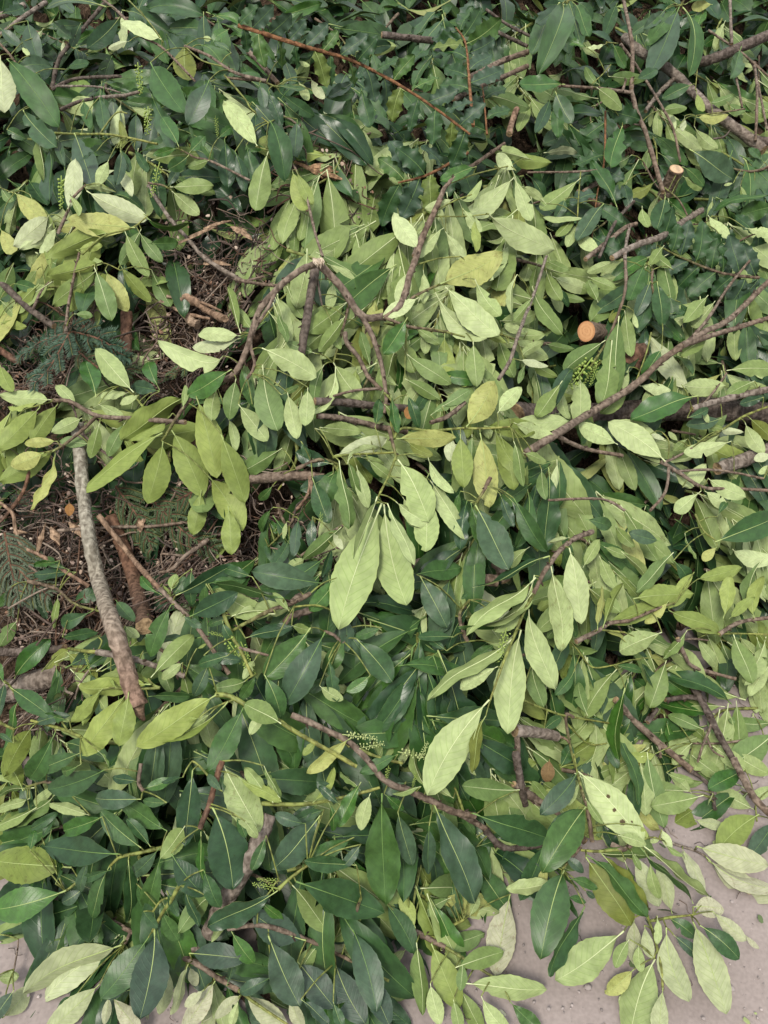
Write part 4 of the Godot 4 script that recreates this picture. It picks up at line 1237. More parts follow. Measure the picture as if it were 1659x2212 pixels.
	branch(L, "long hanging pale spray on a brown stem, right of centre", "branch", 6, 12.0, "b 5.5 4 900,85,-2 830,112 765,160 720,220 685,270 645,355; y 4 2 645,355 605,430 565,530 520,640 480,750 458,815", "p 800,155 850,475 .34; s 722,235 765,595 .26; p 625,420 738,757 .34; p 592,510 535,945 .29; p 455,812 195,1212 .33; o 440,880 385,1120 .22; p 560,545 200,812 .13; p 640,350 482,512 .2; p 655,285 365,528 .13; p 650,275 335,495 .1; d 715,190 392,318 .11; s 490,668 332,762 .34; f 530,500 490,650; p 560,530 440,560 .2; p 800,110 710,130 .15")
	branch(L, "dark green spray behind the long hanging pale spray", "branch", 6, 5.0, "g 4 2.5 360,560 330,480 330,430 370,380", "d 155,275 270,495 .4; d 140,270 330,240 .5; d 370,400 280,590 .3; m 330,380 360,350 .5; d 460,390 390,430 .4; d 300,450 240,520 .4; d 60,665 340,690 .26; d 300,540 150,540 .3; d 270,600 180,530 .34; d 480,570 380,640 .4; u 630,150 545,235 .45; u 450,420 560,350 .3; d 800,430 830,540 .3")
	branch(L, "yellowish right spray of veined leaves on a short brown twig", "branch", 6, 8.0, "b 5 3.5 830,560 920,515 980,480 1060,470; g 3 2 1060,470 1200,410 1260,390; y 2.6 1.8 930,515 1040,520", "y 1075,375 1332,352 .42; y 965,490 1182,395 .32; y 1230,425 1442,515 .36; y 922,510 940,325 .2; y 945,500 1032,312 .2; y 1135,590 955,515 .14; y 1355,290 1542,240 .28; y 1465,460 1495,280 .36; y 1490,462 1600,370 .3; u 880,325 1020,432 .46; u 1200,520 1020,600 .46; y 1230,385 1130,480 .3; y 1340,260 1260,340 .35")
	branch(L, "pale spray on a long yellow shoot at the right edge", "branch", 6, 7.0, "y 3 2 1440,528 1520,525 1680,530; b 5 4 1450,490 1540,475 1680,455", "u 1510,530 1590,735 .4; u 1610,540 1680,690 .36; u 1355,545 1432,665 .4; u 1230,600 1382,722 .44; u 1650,540 1560,740 .34; s 1505,160 1690,205 .4; u 1640,200 1600,440 .25; y 1600,460 1640,280 .35; u 1680,640 1580,790 .3; u 1540,540 1620,620 .4; u 1310,510 1210,630 .2")
	branch(L, "dark broad leaf and smooth bright leaves at the right edge below the thick bough", "branch", 6, 7.0, "y 3 2 1345,10 1380,80 1430,120", "m 1430,130 1690,20 .4; m 1440,20 1480,-40 .4; d 1250,210 1310,300 .55; u 1250,175 1092,342 .26; u 1025,170 1140,302 .2; u 950,150 1060,190 .36; u 930,190 1000,330 .36; d 1190,125 1060,90 .45; y 1440,150 1380,210 .5; u 1000,60 1080,150 .4; d 870,30 980,60 .5; u 1300,90 1350,200 .16; u 860,240 930,120 .35")
	branch(L, "shaded spray with a curling stalk above the snapped grey twig", "branch", 6, 5.0, "y 3 2 590,808 690,850 780,880 900,900 1030,922; g 3.5 2 832,790 785,880 802,1000 830,1120; y 2.4 1.8 800,905 880,1000 960,1000; y 2.4 1.8 780,530 840,600 900,670 1000,660", "u 1005,680 868,882 .37; m 1040,760 1020,1070 .14; d 1110,640 1190,795 .3; u 1220,640 1150,842 .42; d 1000,660 1110,690 .3; m 690,945 765,888 .5; d 960,1000 1010,1106 .4; u 880,880 840,740 .4; u 740,860 800,960 .45; d 880,890 950,930 .4; d 820,690 740,790 .36; u 640,650 690,840 .4; m 760,1106 810,1010 .5")
	branch("stick", "snapped grey twig with a torn pale end, lower centre right", "stick", 6, 8.0, "e 11 9 565,945 640,950 745,968; b 5 5 566,960,-1 578,1040,-2 578,1120,-3; t 3.5 1.2 745,965 780,978 802,1000", "")
	stick("stick", "dark brown stick slanting down to the right above the bare ground", 6, 3.0, "b 7 6 1000,810 1090,910 1190,1000 1330,1115; b 3.5 2.5 1190,990 1195,1060", "stick")
	stick("stick", "forked dark twig standing over the bare ground at the right edge", 6, 5.0, "k 8 6 1320,725 1390,850 1450,970 1530,1106; k 6 5 1385,802 1300,800 1215,812; k 5 4 1140,910 1180,850; b 3 2 1410,900 1380,1000 1355,1080; b 2.5 1.5 1390,970 1420,1030 1470,1060", "stick")
	stick("twig", "thin reddish twig over the leaves at the right, above the bare ground", 6, 8.0, "b 4.5 3.5 1268,545 1300,620 1330,665 1420,695 1522,722; b 2.5 1.5 1275,548 1340,548 1400,555", "stick")
	stick("stick", "thin brown stick showing between dark leaves below the pale bunch", 6, 1.0, "b 9 8 120,228 250,202 440,190", "stick")
	stick("stick", "thick brown stick lying level among dark leaves below the pale bunch", 6, 1.0, "b 11 11 200,282 350,292 490,296", "stick")
	stick("stick", "short brown stick slanting under the dark drooping bunch", 6, 1.0, "b 9 9 478,215 505,255 528,302", "stick")
	branch(L, "fan of pale leaves lying by the bare ground at the right edge", "branch", 6, 2.0, "b 3 2 1720,1010 1560,990 1440,1000 1330,1000", "u 1690,905 1492,900 .34; u 1690,950 1480,1110 .42; u 1235,890 1300,1010 .46; y 1180,1040 1062,1050 .46; u 1420,1010 1560,1106 .4; u 1400,990 1310,910 .36; u 1260,1040 1400,1100 .4; u 1330,1000 1250,1090 .4; u 1500,980 1400,900 .36; u 1600,880 1520,960 .4; u 1380,940 1230,880 .36; u 1330,1050 1460,1150 .4; u 1500,1040 1660,1130 .4; u 1210,1050 1120,1000 .4")
	# left bottom half
	branch("pole", "thick lichened grey pole with a broken lower end, left side", "branch", 5, 9.0, "l 13.5 15 335,-380,-9 345,-270,-7 362,-60,-2 385,120 430,310 485,480 535,640 572,770 598,840; t 13.5 3 590,815,0 604,865,-1 622,900,-2", "")
	branch("stick", "dark brown stick half hidden behind the lichened pole", "stick", 5, 3.0, "o 14 15 480,20,-2 540,170 590,330 625,495", "")
	branch("peeled_stick", "pale peeled twig running from the pole down to a yellow shoot", "branch", 5, 7.0, "t 6 4 425,15 490,95 560,185 640,280 690,330; b 4 3.5 690,330 760,400 830,470 910,580 990,700", "d 760,360 1000,232 .24; y 700,310 735,370 .3; d 830,245 830,400 .36; d 820,452 1022,350 .42; d 740,400 652,620 .35; m 700,360 610,280 .3; d 870,540 630,545 .12; d 790,450 870,500 .4; u 740,340 760,270 .6; m 745,360 800,280 .5")
	branch(L, "arched yellow-green leaf cluster under the foot of the lichened pole", "branch", 5, 9.0, "y 3 2.2 690,760 660,745 640,720; y 3 2.2 690,765 600,765 548,772", "y 652,745 348,752 .24; y 660,748 440,712 .3; y 552,775 362,1042 .37; y 556,780 515,1005 .42; y 445,762 312,905 .32; u 652,715 832,535 .32; d 640,798 822,795 .24; y 500,760 470,720 .3; y 430,770 360,920 .3")
	branch(L, "arched yellow shoot with long curved leaves and one dark leaf, lower left centre", "branch", 5, 10.0, "y 5 4 930,790 990,795 1080,842 1200,900 1250,932 1330,980 1420,1030 1540,1100; y 2.6 2 1010,815 960,830", "y 935,790 598,1005 .28; y 985,820 665,985 .2; d 1052,845 905,1115 .34; u 1215,915 1060,830 .55; y 860,890 760,900 .3; u 910,870 830,930 .3; y 1370,990 1310,1050 .4; u 1150,870 1080,960 .4")
	branch(L, "large dark leaf tier with a pale leaf under it, above the paired dark leaves", "branch", 5, 7.0, "g 4 2.5 1340,352 1250,400 1180,420 1080,470 990,520", "u 1190,440 935,335 .4; d 1400,310 1095,258 .36; d 900,310 1062,292 .3; d 1225,372 935,312 .16; m 1455,285 1340,425 .42; d 1060,545 1262,492 .3; d 1280,330 1120,330 .26; u 1250,430 1180,350 .3; d 1090,280 960,240 .34; d 1010,450 900,490 .3; d 890,310 870,420 .4")
	branch(L, "pair of long dull dark leaves lying side by side, lower centre left", "branch", 5, 8.0, "b 3.5 2.5 1480,450 1485,560 1440,530 1400,515; y 2.6 2 1470,430 1380,405 1270,410", "d 1342,500 1150,715 .42; d 1405,518 1235,828 .36; d 1485,530 1400,690 .4; d 1420,630 1455,815 .3; d 1142,702 1212,885 .42; d 1540,548 1690,730 .46; d 1500,520 1590,640 .36; m 1600,705 1500,775 .42; d 1650,500 1530,540 .36; u 1260,490 1340,510 .55; u 1380,750 1480,810 .45; d 1480,440 1500,600 .4; d 1420,700 1340,780 .4")
	branch(L, "spray with a long flower-bud string on a green shoot, lower left centre", "branch", 5, 8.0, "y 4.5 3 960,420 1000,530 1040,600 1090,710; b 3 2 1090,560 1160,620; y 2.4 1.8 940,790 1000,800", "f 900,520 980,540; f 960,520 1070,680; f 1040,560 1100,700; d 985,620 860,660 .4; d 900,660 840,790 .4; u 1060,730 925,760 .45; d 1110,700 1040,810 .36; u 1100,640 1050,720 .4; d 960,470 1010,560 .4; u 1000,450 1250,420 .2; d 880,620 1040,640 .3")
	branch(L, "grey-yellow twig behind the pole with an olive leaf and a hanging bud string", "branch", 5, 5.0, "y 3.5 4.5 295,590 360,600 420,605; e 5.5 5 420,605 560,630 680,668 800,710; y 2.4 1.6 420,600 440,560 425,540", "o 290,605 408,742 .5; f 365,600 388,690; m 62,720 215,552 .36; o 180,690 290,600 .45; u 620,600 600,700 .3; y 850,590 890,570 .3; u 690,640 740,780 .4; u 790,650 700,720 .4; u 540,490 600,540 .5; y 480,700 560,640 .25")
	branch(L, "fresh green leaves on a pale stalk at the left edge beside the grey log", "branch", 5, 8.0, "y 4 3 -20,900 60,940; y 3.5 2.6 80,800 45,755 20,730", "m 45,758 222,885 .36; d 22,735 0,880 .32; m 85,800 15,1025 .26; d 60,1000 0,960 .3; m 20,740 -30,640 .4; d 140,915 300,880 .3")
	branch(L, "olive and dark leaf pair on a yellow stalk, lower left edge", "branch", 5, 8.0, "y 4 3 350,972 260,935 135,900; y 2.6 2 300,930 250,880", "o 140,928 20,1140 .38; d 240,950 130,1145 .42; d 350,1040 185,1110 .4; d 350,1090 270,1115 .5; d 300,900 180,880 .3; u 420,1030 480,1115 .1")
	branch("log", "grey smooth log end lying behind the leaves at the left edge", "log", 5, 0.5, "e 26 22 -60,770,-1 60,770 180,725 270,700,-1", "")
	branch(L, "dark leaves round the foot of the brown stick, beside the pole", "branch", 5, 3.0, "g 4 2 120,300 240,330 330,400 480,440", "d 395,430 268,480 .48; d 330,260 150,270 .3; d 100,320 230,420 .4; d 500,380 580,470 .45; u 250,360 235,500 .25; u 75,470 0,580 .45; d 480,330 330,380 .4; d 270,540 420,520 .25; d 300,250 200,200 .34; d 150,330 200,460 .3; m 260,210 150,230 .3; d 40,330 0,410 .4; u 520,500 560,560 .5; d 640,440 600,560 .3")
	branch(L, "shaded small-leaved spray above the large dark leaf tier", "branch", 5, 5.0, "b 3 2 1480,60 1400,110 1300,190; g 2.5 1.6 1270,15 1250,60 1160,150", "u 1475,65 1310,200 .22; m 1150,20 1200,90 .4; d 1130,90 1235,240 .4; s 1440,90 1480,160 .4; u 1240,40 1225,115 .3; d 1440,150 1390,280 .3; u 1490,40 1520,130 .3; d 1290,30 1270,190 .3; d 1350,20 1340,150 .34; u 1320,200 1240,240 .5; d 1180,-20 1130,90 .3; f 1385,0 1390,70; u 1200,60 1170,130 .3; u 1510,0 1520,60 .4; d 1250,120 1180,230 .4")
	# bottom
	branch(L, "long main branch running across the lower centre, with cream bud clusters", "branch", 8, 7.0, "b 5 6 -400,-230 -150,-110 0,50 100,95 200,140 290,185 390,205; y 3 2 340,180 320,120 305,85; y 3.4 2.6 -180,-130 -60,-60 80,-20; y 2.6 2 -260,-60 -150,-90", "d 382,195 705,303 .38; d 215,150 388,575 .33; d 60,190 122,415 .34; d 195,250 195,455 .34; F -180,-145 -30,-125; F -130,-80 0,-105; F 60,-70 200,-40; F 150,-30 190,-110; u 190,95 130,-80 .3; d 95,60 0,110 .4; u 160,80 40,110 .2; y -140,-130 -330,20 .2; u 585,95 342,78 .38; f 140,20 120,90; f 20,-10 10,40; d 60,-60 -100,20 .3; m 0,110 80,180 .4; u 300,130 200,60 .3")
	branch(L, "dark brown forked stick under the long main branch, reaching toward the bottom right", "branch", 8, 4.0, "b 6 6 560,70 640,120 760,210 870,320; b 6 5 600,95 690,180 780,240; b 5 5 330,200 390,235 450,270; k 7 6 565,-80,2 590,60,1 610,160; y 2.5 2 605,90 598,150; k 6 5 380,360 520,345 690,330", "d 690,325 590,565 .3; d 400,340 530,300 .4; u 540,60 640,150 .3; u 720,160 640,60 .34; u 680,60 780,120 .4; d 560,330 520,440 .4; d 400,300 340,200 .3; u 800,250 700,200 .34; d 940,230 1000,360 .4")
	branch(L, "glossy dark leaf pair standing over the lower right branch end", "branch", 8, 11.0, "g 4 2.5 900,320,-3 880,180 858,110 835,20; y 2.5 2 835,20 820,-60", "d 872,168 690,445 .39; d 835,20 678,198 .36; q 838,15 1115,305 .38; d 840,170 710,280 .34; u 870,130 945,240 .3; u 850,60 790,160 .3; y 1110,250 1140,300 .4; u 1010,290 1130,330 .4")
	branch(L, "single broad smooth dark leaf hanging point down over the bare ground", "branch", 8, 8.0, "g 3 2 850,340 800,400 770,440", "d 778,442 680,815 .38; d 868,600 720,892 .26; u 760,490 535,520 .2; d 800,480 920,520 .36; d 780,380 860,450 .4; d 870,530 910,560 .5; y 700,420 680,520 .4; d 790,560 870,580 .4")
	branch(L, "dark and olive long leaves drooping from a knot at the lower right", "branch", 8, 8.0, "b 5 4 980,330 1030,350 1070,330; y 3.4 2.6 1030,350 930,360 850,355; y 2.2 1.6 1075,330 1150,300 1200,310", "d 875,375 1130,640 .24; o 872,385 1065,672 .42; u 880,352 1140,380 .1; d 1105,340 1330,578 .09; u 1120,335 1405,550 .1; o 940,370 1140,600 .16; s 1080,365 1185,592 .34; u 1070,360 1110,440 .3; u 1040,400 1060,560 .2; s 1200,300 1150,320 .4; u 1220,330 1290,380 .3; s 1200,265 1240,350 .4; u 1150,400 1190,560 .3")
	branch(L, "dusty pale spray lying on the ground at the lower right corner", "branch", 8, 4.0, "y 3.5 2.4 1130,620 1165,720 1195,850 1205,960; y 3 2.2 1135,655 1240,645 1335,635; y 2 1.6 1195,650 1220,690; y 2 1.6 1080,615 1075,650; y 2 1.6 1200,780 1165,820", "w 1220,690 1315,1000 .4; w 1335,665 1475,1052 .28; u 1172,825 1065,1170 .42; w 1205,950 1190,1180 .3; u 1035,705 750,912 .4; w 1080,650 1090,850 .34; y 1080,870 958,972 .42; w 1125,680 1155,820 .36; w 1335,600 1465,612 .62; d 1225,645 1345,730 .4; d 1365,680 1530,822 .45; w 1420,620 1562,742 .34; w 1245,632 1192,420 .32; w 1400,560 1290,365 .26; u 1060,740 1000,860 .4; u 1100,760 1110,880 .4; d 1250,720 1370,830 .3; u 1180,640 1180,760 .3")
	branch(L, "three overlapped grey-white leaves lying flat on the ground at the right edge", "branch", 8, 1.5, "e 3 2.2 1165,298 1260,330 1330,352 1385,378", "w 1350,338 1652,420 .34; w 1392,385 1690,520 .26; w 1400,400 1680,570 .3; w 1290,350 1330,440 .2")
	branch(L, "pale fan of leaves flat on the ground at the bottom, centre right", "branch", 8, 2.5, "b 5 4 110,700 165,722 205,745 265,775; y 3.6 2.6 205,740 280,690 345,655; y 3 2.4 310,820 420,870 500,925; y 2 1.6 190,690 215,730", "u 140,755 165,1060 .27; y 205,760 322,1032 .38; u 245,790 430,715 .4; u 308,862 512,795 .38; u 352,930 692,955 .26; w 545,545 480,888 .34; u 330,950 425,1140 .34; u 420,985 540,1140 .38; u 200,930 240,1106 .4; y 160,420 292,582 .4; y 135,690 70,560 .42; y 180,480 200,620 .4; u 260,560 220,700 .36; y 300,600 230,710 .3; d 5,580 130,795 .36; d 290,470 310,650 .4; d 400,430 540,612 .46; u 290,560 140,650 .3; u 100,440 30,560 .36; u 100,780 -10,860 .36; d 150,430 120,590 .4; u 370,640 410,560 .4; u 300,1000 330,1140 .36; d 545,1010 680,1140 .36; u 340,840 330,960 .4")
	branch(L, "ground-hugging pale spray at the right edge near the tall dark twigs", "branch", 8, 1.5, "k 4.5 3.5 1290,-10 1400,70 1430,180; y 2 1.5 1610,230 1605,150", "u 1380,118 1158,165 .41; u 1315,100 1098,85 .36; u 1160,-10 988,62 .42; m 1560,5 1405,90 .44; y 1620,200 1445,352 .48; d 1690,230 1582,380 .4; u 1600,180 1440,95 .4; u 1690,75 1590,130 .4; u 1330,110 1240,20 .36; u 1390,60 1290,70 .34; u 1420,110 1400,160 .2; u 1220,20 1340,60 .3; u 1200,-60 1090,20 .36")
	stick("stick", "dark stick leaning across the right edge over the pale ground spray", 8, 6.0, "b 7 6 1510,-40 1560,60 1610,140 1690,220", "stick")
	stick("stick", "grey lower stick standing between dark leaves, bottom left centre", 7, 5.0, "e 13 14 1160,200 1110,330 1040,460 970,580 905,715,-2")
	stick("stick", "short grey stick end under the glossy oval leaf, bottom left centre", 7, 3.0, "e 9 8 780,700 820,750 850,790")
	branch(L, "bluish leaf rosette on a yellow shoot, lower left", "branch", 7, 8.0, "y 4 2.4 700,345 610,365 520,385 475,425; b 3.5 3 610,-20 600,60 620,100", "d 512,372 195,338 .39; d 610,345 438,190 .39; d 722,272 518,148 .36; d 610,135 418,130 .44; d 452,8 212,92 .4; m 442,210 278,270 .42; d 475,420 400,640 .38; d 555,395 548,660 .2; d 690,345 560,470 .36; d 700,365 640,615 .3; d 650,340 550,220 .26; d 480,440 360,480 .3; d 600,60 490,40 .4; m 620,90 740,50 .4; d 720,150 620,140 .4")
	branch(L, "dark hanging leaves on a red-brown twig, lower left centre", "branch", 7, 9.0, "o 5 4 960,-30 930,70 900,170 862,260; y 2.6 2 940,70 860,-10 830,-30", "d 832,10 800,328 .31; d 920,172 1005,515 .48; u 962,-20 1118,268 .4; u 800,250 695,388 .5; d 740,368 880,548 .44; m 868,275 900,515 .2; u 880,270 930,400 .16; d 960,100 900,30 .4; d 790,40 700,60 .3; d 1020,210 1060,300 .4; u 1060,230 1110,300 .5; y 1030,40 1210,145 .26; u 1140,-10 1210,140 .2")
	branch(L, "yellow shoot with a bright dusty leaf pair hanging over the ground, bottom left", "branch", 7, 10.0, "y 4 2.6 775,505 740,570 700,630 660,705; y 2.4 1.8 750,560 700,570 660,620", "g 668,700 605,1075 .39; d 640,735 440,990 .4; d 700,620 770,745 .44; d 620,620 680,690 .4; u 905,560 772,712 .42; d 800,520 860,680 .26; d 590,500 620,600 .4; d 880,440 950,600 .4; d 720,530 770,640 .3")
	branch(L, "big glossy veined leaf on a yellow stalk with curling bud strings, bottom centre", "branch", 7, 9.0, "y 4 2.4 1200,525 1255,475 1330,420; y 2 1.4 1200,525 1180,510 1205,485; g 3 2.2 1530,655 1545,600 1560,560", "d 1278,490 1648,622 .38; u 1262,505 1410,702 .4; d 1385,205 1182,432 .42; d 1540,420 1320,402 .3; d 1200,530 905,680 .3; u 1140,570 920,745 .22; f 1215,490 1110,480; f 1200,520 1090,500; d 1530,300 1330,400 .3; d 1650,110 1665,578 .32; d 1560,330 1480,430 .34; m 1560,60 1460,250 .3; u 1600,110 1560,265 .4; d 1400,180 1270,230 .4; d 1320,240 1190,200 .4; d 1150,290 1090,440 .3; u 1580,620 1440,740 .4; d 1470,160 1380,80 .3")
	branch(L, "yellow shoot running right under the big hanging leaves, lower centre", "branch", 7, 8.0, "y 4 3 1130,152 1270,158 1400,145 1530,115 1640,85", "u 1180,150 1060,0 .3; y 1350,150 1440,0 .2; d 1370,160 1260,220 .4; m 1420,150 1440,270 .34; u 1210,130 1150,20 .2; d 1480,130 1370,60 .4; u 1560,100 1470,20 .26")
	branch(L, "brown twig arching along the bottom with blistered dusty leaves", "branch", 7, 7.0, "b 4.5 3 985,692 1080,680 1180,690 1350,750 1450,800; g 3 2 1450,800 1520,835 1680,920; y 2 1.6 1160,700 1160,740; y 2 1.6 1430,800 1450,840", "g 1160,725 1292,1020 .42; g 1285,835 1440,1030 .46; g 1445,835 1575,1098 .42; d 1520,690 1625,1045 .3; g 1320,745 1100,630 .5; m 1000,705 1095,840 .4; w 1400,680 1485,790 .5; g 1590,880 1680,1106 .4; d 1180,900 1040,970 .36; d 1420,760 1520,720 .4; g 1300,1000 1420,1106 .3; u 1380,760 1290,900 .4; u 1500,640 1430,780 .36; w 1250,980 1310,1120 .36; d 1440,1010 1480,1120 .4; m 1120,570 1220,660 .3")
	branch(L, "short leafy twig with a glossy oval leaf above pale ground leaves, bottom left centre", "branch", 7, 5.0, "b 5 3.4 750,795 850,845 940,905 1030,960; y 3 2 1030,960 1110,1020 1260,1120; y 2 1.5 720,780 715,850; y 2 1.5 820,830 800,870; y 2 1.5 935,890 925,920", "g 818,800 1060,825 .4; w 930,920 790,1120 .36; w 1055,975 1240,1130 .34; w 812,850 740,1060 .24; w 720,850 690,1060 .3; w 1040,980 930,1080 .34; w 820,860 850,940 .5; d 980,940 1010,800 .2; u 1030,1000 1000,1120 .3; w 480,985 600,1140 .36; w 880,960 800,1030 .4; g 560,960 450,990 .3")
	branch(L, "long dusty grey leaf lying on the ground at the bottom left", "branch", 7, 2.0, "b 4.5 3.5 440,640 500,670 590,720; b 3 2 560,730 540,760", "w 525,765 110,968 .25; m 400,635 225,765 .36; d 400,690 310,830 .36; d 440,670 420,790 .36; w 430,935 200,1140 .3; d 430,700 540,750 .34; u 395,690 190,790 .2; w 470,985 450,1106 .3; d 330,980 250,1040 .4")
	branch(L, "bright translucent leaf with torn holes at the left edge, near the bottom", "branch", 7, 9.0, "y 3 2 360,470 300,520 280,530", "m 285,530 -20,610 .42; o 310,430 -30,400 .44; d 360,520 270,580 .5; m 240,500 230,380 .2; d 380,400 350,530 .36; d 180,300 230,210 .34; d 130,260 250,190 .3; m 130,360 150,270 .4")
	branch(L, "stack of pale leaves at the left edge, above the torn bright leaf", "branch", 7, 3.0, "g 3 2 260,80 200,60 120,80", "u 248,100 30,250 .16; u 150,85 -10,125 .22; u 240,80 140,165 .3; u 160,170 -20,260 .16; u 130,130 -10,190 .3; u 390,205 218,158 .3; d 210,-20 170,60 .4; o 100,100 20,-40 .5; u 70,60 -20,40 .3; u 130,200 -10,230 .2")
	branch(L, "small chewed leaf bits at the bottom left corner", "leaf", 7, 1.2, "b 1.5 1 60,870 75,790 80,740", "u -20,905 80,900 .5; w 10,1080 120,950 .6; m 0,720 90,715 .2; g 60,960 -20,1090 .5")

